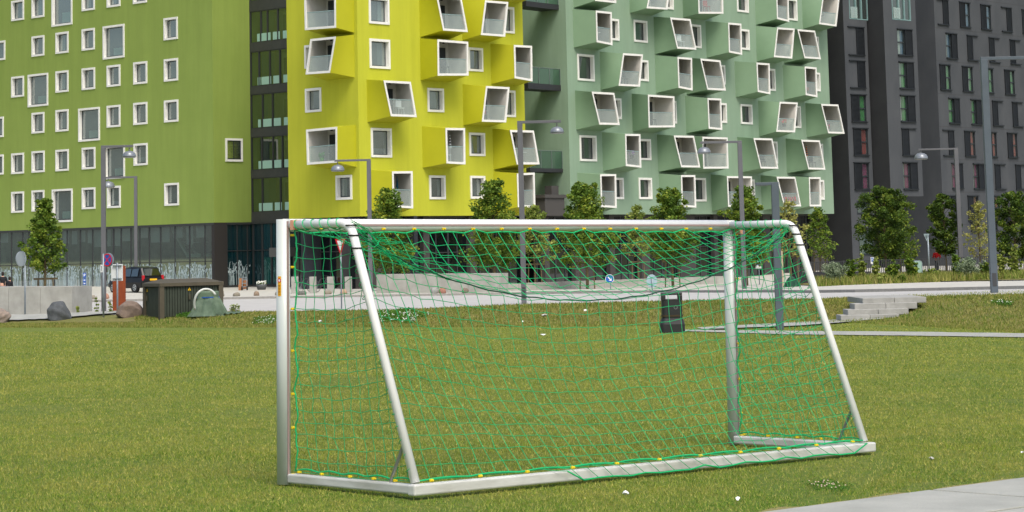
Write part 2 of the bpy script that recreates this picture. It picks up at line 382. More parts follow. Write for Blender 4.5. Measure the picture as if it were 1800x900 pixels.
def window(F, B, s0, s1, z0, z1, fw=.13, proud=.05, deep=.26, fm=None, curtain=None, glassm=None, sill=False, side=1, bars=0):
    """opening s0..s1, z0..z1 is the outer edge of the surround"""
    fm = fm or white; mb = MB()
    a0, a1, b0, b1 = s0+fw, s1-fw, z0+fw, z1-fw
    for q in ((s0, s1, z0, b0), (s0, s1, b1, z1), (s0, a0, b0, b1), (a1, s1, b0, b1)): fbox(mb, F, *q, -.01, proud)
    # reveals
    for q in ((a0-.03, a0, b0, b1), (a1, a1+.03, b0, b1), (a0-.03, a1+.03, b0-.03, b0), (a0-.03, a1+.03, b1, b1+.03)): fbox(mb, F, *q, -deep-.05, -.011)
    w = mb.build('window', fm, B)
    sb = MB(); e = .055
    for q in ((a0+.001, a0+e, b0+.001, b1-.001), (a1-e, a1-.001, b0+.001, b1-.001), (a0+e, a1-e, b0+.001, b0+e*1.4), (a0+e, a1-e, b1-e, b1-.001)): fbox(sb, F, *q, -deep-.04, -deep+.02)
    for k in range(bars): m_ = a0+(a1-a0)*(k+1)/(bars+1); fbox(sb, F, m_-.03, m_+.03, b0+e, b1-e, -deep-.04, -deep+.02)
    sb.build('sash', sashm, w)
    p = MB(); p.quad(F.pt(a0+e, b0+e, -deep), F.pt(a1-e, b0+e, -deep), F.pt(a1-e, b1-e, -deep), F.pt(a0+e, b1-e, -deep)); p.build('pane', glassm or paneg, w)
    if curtain is not None:
        c = MB(); wdt = a1-a0; k0, k1, mm, hh = curtain; n = 10
        xs_ = [a0+wdt*(k0+(k1-k0)*i/n) for i in range(n+1)]
        for i in range(n):
            o0 = -deep-.16+.03*(i % 2); o1 = -deep-.16+.03*((i+1) % 2)
            c.quad(F.pt(xs_[i], b0, o0), F.pt(xs_[i+1], b0, o1), F.pt(xs_[i+1], b0+(b1-b0)*hh, o1), F.pt(xs_[i], b0+(b1-b0)*hh, o0))
        c.build('curtain', mm, w)
    return w
def rcurt(p=.7):
    if rnd.random() > p: return None
    k = rnd.random()
    mm = curt[0] if k < .45 else curt[1] if k < .75 else curt[2] if k < .9 else curt[3] if k < .95 else curt[4]
    q = rnd.random()
    return (0, rnd.uniform(.3, .6), mm, 1) if q < .35 else (rnd.uniform(.4, .7), 1, mm, 1) if q < .7 else (0, 1, mm, rnd.choice([1, .35, .28]))
def volume(F, s0, s1, z0, z1, depth, holes, m, B, name='wall', skipfront=False):
    """front facade with openings plus sides, back, soffit, roof"""
    mb = MB()
    if not skipfront: wallgrid(mb, F, s0, s1, z0, z1, holes)
    q = lambda a, z, o: F.pt(a, z, o)
    mb.quad(q(s0, z0, 0), q(s0, z1, 0), q(s0, z1, -depth), q(s0, z0, -depth))
    mb.quad(q(s1, z0, 0), q(s1, z0, -depth), q(s1, z1, -depth), q(s1, z1, 0))
    mb.quad(q(s0, z0, -depth), q(s1, z0, -depth), q(s1, z1, -depth), q(s0, z1, -depth))
    mb.quad(q(s0, z0, 0), q(s0, z0, -depth), q(s1, z0, -depth), q(s1, z0, 0))
    mb.quad(q(s0, z1, 0), q(s1, z1, 0), q(s1, z1, -depth), q(s0, z1, -depth))
    w = mb.build(name, m, B)
    return w
def interior(F, s0, s1, z0, z1, B, off=-1.0, m=None):
    mb = MB(); mb.quad(F.pt(s0, z0, off), F.pt(s1, z0, off), F.pt(s1, z1, off), F.pt(s0, z1, off))
    # floor slabs every storey
    return mb.build('interior', m or roomm, B)
def stucco(name, c, c2):
    m = mat(name, c, .92, c2, .35, .8, bump=.35, bscale=9, detail=8); t = m.node_tree; b = t.nodes['Principled BSDF']
    src = b.inputs['Base Color'].links[0].from_socket; g = t.nodes.new('ShaderNodeTexCoord'); mp = t.nodes.new('ShaderNodeMapping'); mp.inputs['Scale'].default_value = (1.6, 1.6, .10)
    n = t.nodes.new('ShaderNodeTexNoise'); n.inputs['Scale'].default_value = 1.; n.inputs['Detail'].default_value = 7; n.inputs['Roughness'].default_value = .7
    t.links.new(g.outputs['Object'], mp.inputs[0]); t.links.new(mp.outputs[0], n.inputs['Vector'])
    r = t.nodes.new('ShaderNodeValToRGB'); r.color_ramp.elements[0].position = .3; r.color_ramp.elements[1].position = .62; r.color_ramp.elements[0].color = (.91, .91, .90, 1); r.color_ramp.elements[1].color = (1.02, 1.02, 1.02, 1)
    t.links.new(n.outputs[0], r.inputs[0]); x = t.nodes.new('ShaderNodeMix'); x.data_type = 'RGBA'; x.blend_type = 'MULTIPLY'; x.inputs[0].default_value = 1.
    t.links.new(src, x.inputs[6]); t.links.new(r.outputs[0], x.inputs[7]); t.links.new(x.outputs[2], b.inputs['Base Color']); return m
def basepoint(F, s): p = F.pt(s, 0); p[2] = gz(p[0], p[1]); return p
framem = mat('dark_mullion', (52, 54, 54), .5)
def pxrect(F, uL, vT, uR, vB, off=0.):
    s0, z1 = F.sz(uL, vT, off); _, z0 = F.sz(uL, vB, off); s1, _ = F.sz(uR, vB, off); return s0, s1, z0, z1
# ------------------------------------------------------------------ olive building (left)
OL = Fac(302, 174.4, xv=-3561)
bs = basepoint(OL, OL.s_of(OL.hit(200, 440)))
BO = thing('apartment_building', 'olive green block with small white framed windows at left', 'building', bs)
small = [(82, 8, 170, 150), (225, -18, 313, 130), (577, -62, 668, 80), (753, -92, 848, 55), (937, -120, 1035, 30), (1153, 130, 1252, 285), (-50, 295, 38, 430), (225, 258, 313, 400), (393, 232, 483, 380),
         (577, 207, 668, 358), (82, 542, 170, 687), (393, 503, 483, 653), (577, 483, 670, 635), (753, 463, 848, 613), (940, 440, 1037, 595), (1155, 418, 1254, 575), (-62, 828, 27, 970), (225, 795, 313, 940),
         (393, 775, 483, 928), (753, 745, 848, 898), (940, 725, 1038, 880), (1156, 708, 1256, 862), (-60, 1092, 27, 1232), (82, 1080, 170, 1225), (225, 1065, 315, 1215), (393, 1055, 485, 1205), (578, 1040, 672, 1192),
         (942, 1012, 1040, 1166), (82, 1350, 170, 1497), (225, 1340, 313, 1488), (578, 1322, 672, 1472), (755, 1310, 850, 1464), (1158, 1290, 1260, 1448)]
big = [(365, -110, 510, 190), (725, 187, 877, 420), (198, 527, 340, 755), (553, 765, 704, 998), (735, 1030, 880, 1262), (367, 1333, 512, 1565)]
holes = []; wins = []
for k, (a, b_, c, d) in enumerate(small+big):
    r = pxrect(OL, a/4, b_/4, c/4, d/4); wins.append((r, k >= len(small))); holes.append((r[0]+.06, r[1]-.06, r[2]+.06, r[3]-.06))
sC, zC = OL.sz(376.1, 391.3); s_l = OL.sz(-120, 400)[0]; TOP = 27.
olive = stucco('olive_stucco', (136, 156, 74), (129, 150, 68))
volume(OL, s_l, sC, zC, TOP, 13., holes, olive, BO)
interior(OL, s_l, sC-.3, zC+.2, TOP-.2, BO, -1.2)
for (r, isbig) in wins:
    w = window(OL, BO, *r, fw=.15, proud=.06, deep=.22, curtain=(rcurt(.55) if not isbig else None))
    if isbig:   # frosted lower guard glass
        g_ = MB(); a0, a1, b0, b1 = r[0]+.15, r[1]-.15, r[2]+.15, r[3]-.15
        fbox(g_, OL, a0+(a1-a0)*.3, a1-.06, b0+.1, b0+(b1-b0)*.3, -.36, -.34); g_.build('guard_panel', mat('frosted_guard', (168, 205, 192), .4), w)
# return wall of the olive block, seen at its right corner
OR = Fac(376.1, 440, t=(-OL.n[0], -OL.n[1], 0)); OR.P = OL.pt(sC, 0); OR.P[2] = 0; OR.n = OL.t.copy()
r = pxrect(OR, 395.8, 243, 426.3, 283.8, .02)
mbw = window(OR, BO, *r, fw=.15, proud=.08, deep=.0, glassm=glass('opaque_pane', (0, 0, 0), .14, 0., (44, 56, 66)), bars=1)
# ground floor glazing
def glazed_base(F, s0, s1, z0, z1, B, setback, pitch, mullw=.09, gm=None, rails=(), floorm=None, jitter=.0, back=True, name='shopfront', colm=None, seed=1):
    rr = random.Random(seed); mb = MB(); s = s0
    fbox(mb, F, s0, s1, z1-.16, z1-.004, -setback-.05, -setback+.12)
    fbox(mb, F, s0, s1, z0-.1, z0+.16, -setback-.05, -setback+.12)
    for h in rails: fbox(mb, F, s0, s1, z0+h-.03, z0+h+.03, -setback-.03, -setback+.06)
    while s < s1:
        wd = mullw*(1.8 if rr.random() < .25 else 1)
        fbox(mb, F, s, min(s+wd, s1), z0+.16, z1-.16, -setback-.06, -setback+.04); s += pitch*(1+jitter*(rr.random()-.5))
    fr = mb.build(name, framem, B)
    g_ = MB(); g_.quad(F.pt(s0, z0, -setback), F.pt(s1, z0, -setback), F.pt(s1, z1-.1, -setback), F.pt(s0, z1-.1, -setback)); g_.build('glazing', gm or paneg, fr)
    return fr
gf = glass('shopfront_glass', (200, 222, 216), .44, .7, (120, 140, 138), .02)
zg = gz(*OL.pt(sC, 0)[:2])+.1
glazed_base(OL, s_l, sC-.05, zg, zC, BO, .12, 1.25, mullw=.075, gm=gf, rails=(1.9,), jitter=.8, seed=3)
mb = MB()
mb.quad(OL.pt(s_l, zg, -5), OL.pt(sC-.6, zg, -5), OL.pt(sC-.6, zC, -5), OL.pt(s_l, zC, -5)); mb.build('interior', mat('lobby_wall', (150, 166, 146), .9, (84, 100, 90), .6), BO)
mb = MB(); mb.quad(OL.pt(s_l, zg+.02, -5), OL.pt(sC-.6, zg+.02, -5), OL.pt(sC-.6, zg+.02, -.1), OL.pt(s_l, zg+.02, -.1)); mb.build('lobby_floor', mat('lobby_floor', (96, 100, 92), .6), BO)
mb = MB(); rr_ = random.Random(12); s = s_l  # pale panels behind the upper glass, added to stand in for sky reflections
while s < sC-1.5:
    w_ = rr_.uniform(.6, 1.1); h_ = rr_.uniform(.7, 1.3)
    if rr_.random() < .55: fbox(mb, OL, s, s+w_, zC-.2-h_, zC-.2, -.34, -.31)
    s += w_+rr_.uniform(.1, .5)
tag(mb.build('reflection_panels', mat('reflection_grey', (176, 186, 184), .8), BO), kind='stuff')
# stair behind the glass
mb = MB(); sa = OL.sz(272, 440)[0]; sb2 = OL.sz(300, 440)[0]; stairm = mat('stair_white', (190, 214, 200), .6)
za, zb = OL.sz(272, 402)[1], OL.sz(300, 450)[1]
for k in (0, .9):
    p, q = OL.pt(sa, za, -1.6-k), OL.pt(sb2, zb, -1.6-k); mb.tube([p, q], .13, 4)
    mb.tube([p+UP*.95, q+UP*.95], .04, 4)
for i in range(9):
    k = (i+.5)/9; fbox(mb, OL, sa+(sb2-sa)*k-.14, sa+(sb2-sa)*k+.14, za+(zb-za)*k-.02, za+(zb-za)*k+.03, -2.5, -1.6)
p = OL.sz(300, 440)[1]; fbox(mb, OL, sb2-.1, sb2+2.3, zb-.12, zb+.12, -2.6, -1.5); mb.tube([OL.pt(sb2, zb+.95, -1.6), OL.pt(sb2+2.3, zb+.95, -1.6)], .04, 4)
mb.build('staircase', stairm, BO)
# frosted reed pattern on lower glass
def reeds(F, s0, s1, z0, h, off, B, n, seed=2):
    rr = random.Random(seed); mb = MB()
    for i in range(n):
        s = rr.uniform(s0, s1); hh = h*rr.uniform(.5, 1.05); bend = rr.uniform(-.8, .8); w = rr.uniform(.010, .020)
        pts = []
        for k in range(6):
            q = k/5; pts.append((s+bend*q**3*1.0, z0+hh*(math.sin(q*1.5)/math.sin(1.5)) - (.25*hh*max(0, q-.8)*abs(bend)*4)))
        for (a, b) in zip(pts[:-1], pts[1:]): mb.quad(F.pt(a[0]-w, a[1], off), F.pt(a[0]+w, a[1], off), F.pt(b[0]+w, b[1], off), F.pt(b[0]-w, b[1], off))
        if rr.random() < .6:
            a = pts[-1]; mb.quad(F.pt(a[0]-.05, a[1]-.06, off+.001), F.pt(a[0]+.03, a[1]-.1, off+.001), F.pt(a[0]+.06, a[1]+.05, off+.001), F.pt(a[0]-.03, a[1]+.07, off+.001))
        if rr.random() < .0:
            mb.quad(F.pt(s-.12, z0, off-.002), F.pt(s+.12, z0, off-.002), F.pt(s+.1, z0+hh*.5, off-.002), F.pt(s-.1, z0+hh*.55, off-.002))
    return mb.build('frosted_pattern', mat('frosting', (176, 194, 196), .7), B)
reeds(OL, s_l, sC-.3, zg+.1, 1.75, -.09, BO, 620)
# roof edge cap not in view; return ground floor of the olive block
zr = zC
s_r = OR.sz(443.5, 400, .0)[0]
glazed_base(OR, 1.2, s_r, zg, zC, BO, .1, .95, gm=glass('teal_glass', (40, 110, 120), .14, .6, (20, 62, 72)), rails=(2.6,), seed=5)
mb = MB(); fbox(mb, OR, .02, 1.2, zg-.1, zC-.004, -.3, -.01); mb.build('corner_column', mat('column_dark', (46, 44, 42), .8), BO)
reeds(OR, 1.4, s_r-.3, zg+.1, 1.75, -.07, BO, 40, 9)
mb = MB(); mb.quad(OR.pt(1.2, zg, -3), OR.pt(s_r, zg, -3), OR.pt(s_r, zC, -3), OR.pt(1.2, zC, -3)); mb.build('interior', mat('blue_room', (40, 60, 66), .9), BO)
# ------------------------------------------------------------------ glazed stair link
LK = Fac(443, 440, xv=-3561); q = OR.hit(443.5, 440); LK.P = q.copy(); LK.P[2] = 0
s0, s1 = 0., LK.sz(510, 300)[0]
bs = basepoint(LK, (s0+s1)/2)
BL = thing('stair_link', 'dark glazed link with floor beams between olive and yellow buildings', 'stair tower', bs)
beamm = mat('link_beam', (54, 56, 54), .7, (64, 66, 62), 2)
beams = [(3, 20), (76.5, 91), (153, 166), (227, 241), (300, 313), (374, 390)]
zb_ = [(LK.sz(444, a)[1], LK.sz(444, b)[1]) for a, b in beams]
zb_ = [(zb_[0][0]+6.2, zb_[0][1]+6.2), (zb_[0][0]+3.1, zb_[0][1]+3.1)]+zb_
lg = glass('link_glass', (176, 194, 180), .2, .76, (62, 78, 70)); frost = mat('frosted_band', (150, 186, 170), .5)
wm = mat('link_wall', (126, 134, 112), .9, (104, 114, 94), .6); dk = mat('link_door', (34, 42, 32), .7)
mb = MB(); mb.quad(LK.pt(s0, zg, -2.2), LK.pt(s1+3, zg, -2.2), LK.pt(s1+3, TOP, -2.2), LK.pt(s0, TOP, -2.2)); mb.build('back_wall', wm, BL)
LW = s1-s0
for i in range(len(zb_)):
    a, b = zb_[i]; mb = MB(); fbox(mb, LK, s0-.1, s1+.4, b, a, -2.2, .06); mb.build('floor_beam', beamm, BL)
    if i+1 < len(zb_):
        ztop_, zbot = b, zb_[i+1][0]
        fr = MB(); ms = [[.0, .27, .56, .8], [.0, .27, .74], [.0, .28, .45, .72], [.0, .22, .5, .76], [.0, .3, .56]][i % 5]
        for k in ms: fbox(fr, LK, s0+LW*k, s0+LW*k+.1, zbot, ztop_, -.08, .05)
        fbox(fr, LK, s0, s1, zbot, zbot+.07, -.06, .04); fbox(fr, LK, s0, s1, ztop_-.07, ztop_, -.06, .04)
        fo = fr.build('window', framem, BL)
        g_ = MB(); g_.quad(LK.pt(s0, zbot, -.02), LK.pt(s1+.3, zbot, -.02), LK.pt(s1+.3, ztop_, -.02), LK.pt(s0, ztop_, -.02)); g_.build('pane', lg, fo)
        for (k0, k1) in ((.19, .26), (.29, .54), (.6, .78), (.86, 1.05)): g_ = MB(); fbox(g_, LK, s0+LW*k0, s0+LW*k1, zbot+.10, zbot+.66, .0, .012); g_.build('frosted_band', frost, fo)
        g_ = MB(); fbox(g_, LK, s0+LW*.3, s0+LW*.62, zbot+.05, zbot+2.15, -2.18, -2.1); g_.build('door', dk, BL)
        g_ = MB(); fbox(g_, LK, s0+LW*.05, s0+LW*.2, zbot, ztop_, -1.6, -.9); g_.build('inner_column', mat('inner_teal', (84, 120, 112), .8), BL)
zk = zb_[-1][1]
glazed_base(LK, s0, s1+4.5, zg, zk, BL, .05, 1.0, gm=MC['teal_glass'], rails=(2.6,), seed=8)
mb = MB(); fbox(mb, LK, s0+2.9, s0+5.0, zg+2.1, zg+2.75, 0., .9); mb.build('canopy', mat('canopy_grey', (92, 92, 88), .7), BL)
mb = MB(); fbox(mb, LK, s0+3.0, s0+3.08, zg, zg+2.1, .0, .1); fbox(mb, LK, s0+4.1, s0+4.18, zg, zg+2.1, 0., .1); fbox(mb, LK, s0+3.08, s0+4.1, zg+2.0, zg+2.1, 0, .1); mb.build('door_frame', framem, BL)
# ------------------------------------------------------------------ balconies
def balcony(F, B, front, W, colm, p=1.6, door='L', label=None):
    """front: TL TR BR BL in image, lying on the plane p in front of F; W: (s0,s1,z0,z1) footprint on the wall"""
    P = [F.hit(u, v, p) for u, v in front]
    s0, s1, z0, z1 = W; Wq = [F.pt(s0, z1), F.pt(s1, z1), F.pt(s1, z0), F.pt(s0, z0)]
    def patches(mb, Fq, Wq_, n=5):
        for k in range(4):
            k2 = (k+1) % 4; vs = []
            for i in range(n+1):
                for j in range(n+1):
                    a, b = i/n, j/n; vs.append((Fq[k]*(1-a)+Fq[k2]*a)*(1-b)+(Wq_[k]*(1-a)+Wq_[k2]*a)*b)
            mb.add(vs, [(i*(n+1)+j, (i+1)*(n+1)+j, (i+1)*(n+1)+j+1, i*(n+1)+j+1) for i in range(n) for j in range(n)])
    mb = MB(); patches(mb, P, Wq)
    o = mb.build('balcony', colm, B, smooth=True)
    if label: o['label'] = label
    c = sum(P)/4; fw = .13
    def inset(pts, d, off):
        out = []
        for k in range(4):
            a, b, c_ = pts[k-1], pts[k], pts[(k+1) % 4]
            e1 = (a-b)/np.linalg.norm(a-b); e2 = (c_-b)/np.linalg.norm(c_-b); sn = np.linalg.norm(np.cross(e1, e2))
            out.append(b+(e1+e2)*d/sn+F.n*off)
        return out
    I = inset(P, fw, .03); Oq = [q+F.n*.03 for q in P]; Ib = inset(P, fw, -.05); Ob = [q-F.n*.0 for q in inset(P, -.02, 0)]
    Oq = [q+F.n*.03 for q in Ob]
    mb = MB(); mb.add(Oq+I+Ib+Ob, [(k, (k+1) % 4, 4+(k+1) % 4, 4+k) for k in range(4)]+[(4+k, 4+(k+1) % 4, 8+(k+1) % 4, 8+k) for k in range(4)]+[(12+k, 12+(k+1) % 4, (k+1) % 4, k) for k in range(4)])
    mb.build('frame', white, o)
    Wi = inset(Wq, .12, .03)
    mb = MB(); patches(mb, Ib, Wi); mb.add(Wi, [(0, 1, 2, 3)]); mb.build('inner_lining', mat('balcony_lining', (190, 188, 180), .8, (180, 178, 170), 2), o)
    # door onto the flat
    wsp = s1-s0; dw = wsp*(.27 if door == 'L' else .22); a0 = s0+wsp*(.56 if door == 'L' else .12)
    mb = MB(); fbox(mb, F, a0, a0+dw, z0+.2, z1-.55, .035, .1)
    d = mb.build('door', mat('door_frame_dark', (40, 46, 48), .5), o)
    # glass rail
    BLp, BRp, TLp, TRp = Ib[3], Ib[2], Ib[0], Ib[1]; hgt = np.linalg.norm(TLp-BLp); k = 1.02/max(hgt, 1.2)
    L1 = BLp+(TLp-BLp)*k; R1 = BRp+(TRp-BRp)*k
    mb = MB(); mb.add([BLp-F.n*.04, BRp-F.n*.04, R1-F.n*.04, L1-F.n*.04], [(0, 1, 2, 3)]); mb.build('glass_rail', railg, o)
    mb = MB(); mb.tube([L1-F.n*.04, R1-F.n*.04], .028, 6); mb.build('handrail', mat('rail_steel', (150, 176, 174), .35, metal=.3), o)
    mb = MB(); cc = (Ib[0]+Ib[1]+Wi[0]+Wi[1])/4-UP*.07; mb.lathe(cc, [(.08, -.06), (.09, 0), (.05, .05)], 10); mb.build('ceiling_lamp', mat('lamp_black', (40, 40, 40), .5), o)
    return o, P, I
# ------------------------------------------------------------------ yellow building
Y2 = Fac(740, 161.9, xv=4505)
sF = Y2.sz(634, 440)[0]
Y1 = Fac(570, 160, xv=-3561); Y1.P = Y2.pt(sF, 0); Y1.P[2] = 0
yel = stucco('yellow_stucco', (184, 187, 50), (178, 182, 46)); yelb = mat('yellow_balcony_shaded', (174, 174, 22), .7, (168, 168, 20), .8)  # balcony yellow darkened from the wall colour to carry side shade
bs = basepoint(Y2, sF+4)
BY = thing('apartment_building', 'bright yellow block with projecting box balconies in the middle', 'building', bs)
yb = Y2.sz(760, 379.3)[1]
s1a = Y1.sz(507, 300)[0]
holes = []; wl = []
for F_, lst in ((Y1, [(537, 156.3, 565.8, 198.3), (590.8, 308.7, 619.7, 351.7), (535.8, 80, 559, 121)]),
                (Y2, [(647.5, -5.8, 683.8, 40.8), (648.7, 67.5, 685.5, 119.5), (651.2, 224.7, 688.3, 276.3), (750.6, 154.4, 779.9, 196.4), (753.7, 308.3, 782.7, 350.3), (822, 83, 848.7, 124.7), (876, 10.5, 903.7, 57),
                      (878, 158, 905.9, 205), (823.9, 233, 852.3, 273.9), (825.7, 309, 852.7, 349.4)])):
    for q in lst: r = pxrect(F_, *q); wl.append((F_, r)); 
h1 = [(r[0]+.05, r[1]-.05, r[2]+.05, r[3]-.05) for F_, r in wl if F_ is Y1]; h2 = [(r[0]+.05, r[1]-.05, r[2]+.05, r[3]-.05) for F_, r in wl if F_ is Y2]
sE = Y2.sz(923.5, 240)[0]
mb = MB(); wallgrid(mb, Y1, s1a, 0, yb, TOP, h1); wallgrid(mb, Y2, sF, sE, yb, TOP, h2)
A, Bp, Cp = Y1.pt(s1a, 0), Y2.pt(sF, 0), Y2.pt(sE, 0); D_ = Cp-Y2.n*12; E_ = A-Y1.n*12
def vw(a, b, z0, z1): mb.quad((a[0], a[1], z0), (b[0], b[1], z0), (b[0], b[1], z1), (a[0], a[1], z1))
vw(Cp, D_, yb, TOP); vw(D_, E_, yb, TOP); vw(E_, A, yb, TOP)
for z in (yb, TOP): mb.add([(p[0], p[1], z) for p in (A, Bp, Cp, D_, E_)], [(0, 1, 2, 3, 4)])
mb.build('wall', yel, BY)
interior(Y1, s1a+.2, -1.2, yb+.1, TOP-.1, BY, -1.2); interior(Y2, sF+1.3, sE-.2, yb+.1, TOP-.1, BY, -1.2)
for F_, r in wl: window(F_, BY, *r, fw=.16, proud=.07, deep=.25, curtain=rcurt(.9))
def Wfac1(wr, top, bot, wlb):   # right-hand side panel visible
    s1_, z1_ = Y1.sz(wr, top); _, z0_ = Y1.sz(wr, bot); s0_ = Y1.sz(*wlb)[0]; return s0_, s1_, z0_, z1_
def Wf(F, wlu, top, bot, wrb):
    s0_, z1_ = F.sz(wlu, top); _, z0_ = F.sz(wlu, bot); s1_ = F.sz(*wrb)[0]; return s0_, s1_, z0_, z1_
yb1 = [(((535.3, -9), (590, -14), (590.5, 48.3), (536.7, 52.5)), (622, -18, 57.5, (573.3, 63.3))),
       (((546.3, 69.2), (590.3, 64.7), (580, 127.5), (538, 130.5)), (622.5, 60.8, 136.3, (572.5, 140.5))),
       (((538.7, 228.3), (592.5, 223.3), (592.5, 285.3), (540.5, 289.2)), (625.5, 219.2, 293.7, (575.8, 297.2)))]
yb2 = [(((674.2, 141.7), (721.3, 144.3), (731.7, 205.5), (687, 203.8)), (644.5, 139.7, 214.7, (698.3, 215.8))),
       (((689.2, 301.7), (724.5, 301.3), (725.5, 365.9), (690.6, 364)), (646.5, 298.3, 376, (699, 374))),
       (((767, -6), (810.5, -3), (821.5, 55.9), (779, 53.2)), (736.7, -8, 65, (790, 68.2))),
       (((768.9, 69.7), (822.1, 73.9), (823, 132.4), (769.5, 132.5)), (738, 67.2, 141.2, (790.9, 143.9))),
       (((852.9, .9), (892.7, 4), (887.2, 64.2), (845.4, 61)), (811.3, -3, 70.6, (860.6, 73))),
       (((903.3, 79.4), (934.5, 81), (935.4, 142.6), (904.6, 137.1)), (862, 76.6, 147.6, (911, 150))),
       (((854.5, 151.6), (894.9, 153.8), (889, 214.7), (847.2, 213.4)), (813, 148, 220.2, (863.3, 222.6))),
       (((783, 225.3), (816.6, 225.7), (817.5, 288.6), (784.9, 286.8)), (741.5, 221.7, 294.9, (791.8, 296.2))),
       (((896.3, 229), (937.6, 229.9), (947.7, 288.6), (908.3, 288.6)), (865.8, 225.9, 298, (913, 299))),
       (((908.6, 305.5), (939, 303.7), (940.3, 364.6), (910.4, 363.7)), (867.3, 301.3, 374, (914, 372))),
       (((904, -66), (935, -64), (936, -4), (905, -8)), (862, -69, 1, (911, 3)))]
BAL = {}
for k, (fr, w) in enumerate(yb1): BAL['y1', k] = balcony(Y1, BY, fr, Wfac1(*w), yelb, door='R')+(Y1,)
for k, (fr, w) in enumerate(yb2): BAL['y2', k] = balcony(Y2, BY, fr, Wf(Y2, *w), yelb)+(Y2,)
# ------------------------------------------------------------------ green building
GR = Fac(1018, 176.6, xv=3918)
grn = stucco('green_stucco', (136, 160, 137), (129, 154, 130)); grnb = mat('green_balcony_shaded', (120, 148, 118), .7, (114, 142, 112), .8)  # balcony green set below the wall tone, shade of the sides painted in
sg0 = GR.sz(999, 200)[0]; sg1 = GR.sz(1461, 240)[0]; gb = GR.sz(1150, 376.6)[1]
bs = basepoint(GR, (sg0+sg1)/2)
BG = thing('apartment_building', 'pale green block with many tilted white rimmed box balconies', 'building', bs)
gw = [(1061, 31, 1088, 69), (1113.2, 34.4, 1137.7, 73), (1158, -25, 1183.4, 14), (1203, 41, 1232.3, 82), (1014, 94.2, 1044.5, 141), (1113, 104, 1139.5, 141), (1064, 171.3, 1092, 208), (1166, 176, 1189, 216),
      (1018, 237.4, 1048.5, 283), (1118, 243.7, 1144, 281), (1072, 312.2, 1096, 350), (1121.9, 312.3, 1146, 350), (1215, 312.4, 1241, 354), (1294.4, -15, 1315.4, 20), (1371, -5, 1401.2, 33), (1295, 50, 1317.2, 86),
      (1423, 63, 1439.3, 99), (1255, 113, 1274.6, 147), (1336, 119, 1362.8, 158), (1420, 126.2, 1441.6, 159), (1253, 180, 1277.2, 215), (1300.9, 182.7, 1322.3, 217.7), (1382, 185, 1407.7, 224), (1345, 248, 1366.7, 287),
      (1425, 252, 1446.7, 286), (1305, 315, 1326.7, 350), (1426, 316, 1448.8, 351)]
gw = [pxrect(GR, *q) for q in gw]
volume(GR, sg0, sg1, gb, TOP, 15., [(r[0]+.05, r[1]-.05, r[2]+.05, r[3]-.05) for r in gw], grn, BG)
interior(GR, sg0+.2, sg1-.2, gb+.1, TOP-.1, BG, -1.3)
for r in gw: window(GR, BG, *r, fw=.16, proud=.07, deep=.25, curtain=rcurt(.6), glassm=pane2)
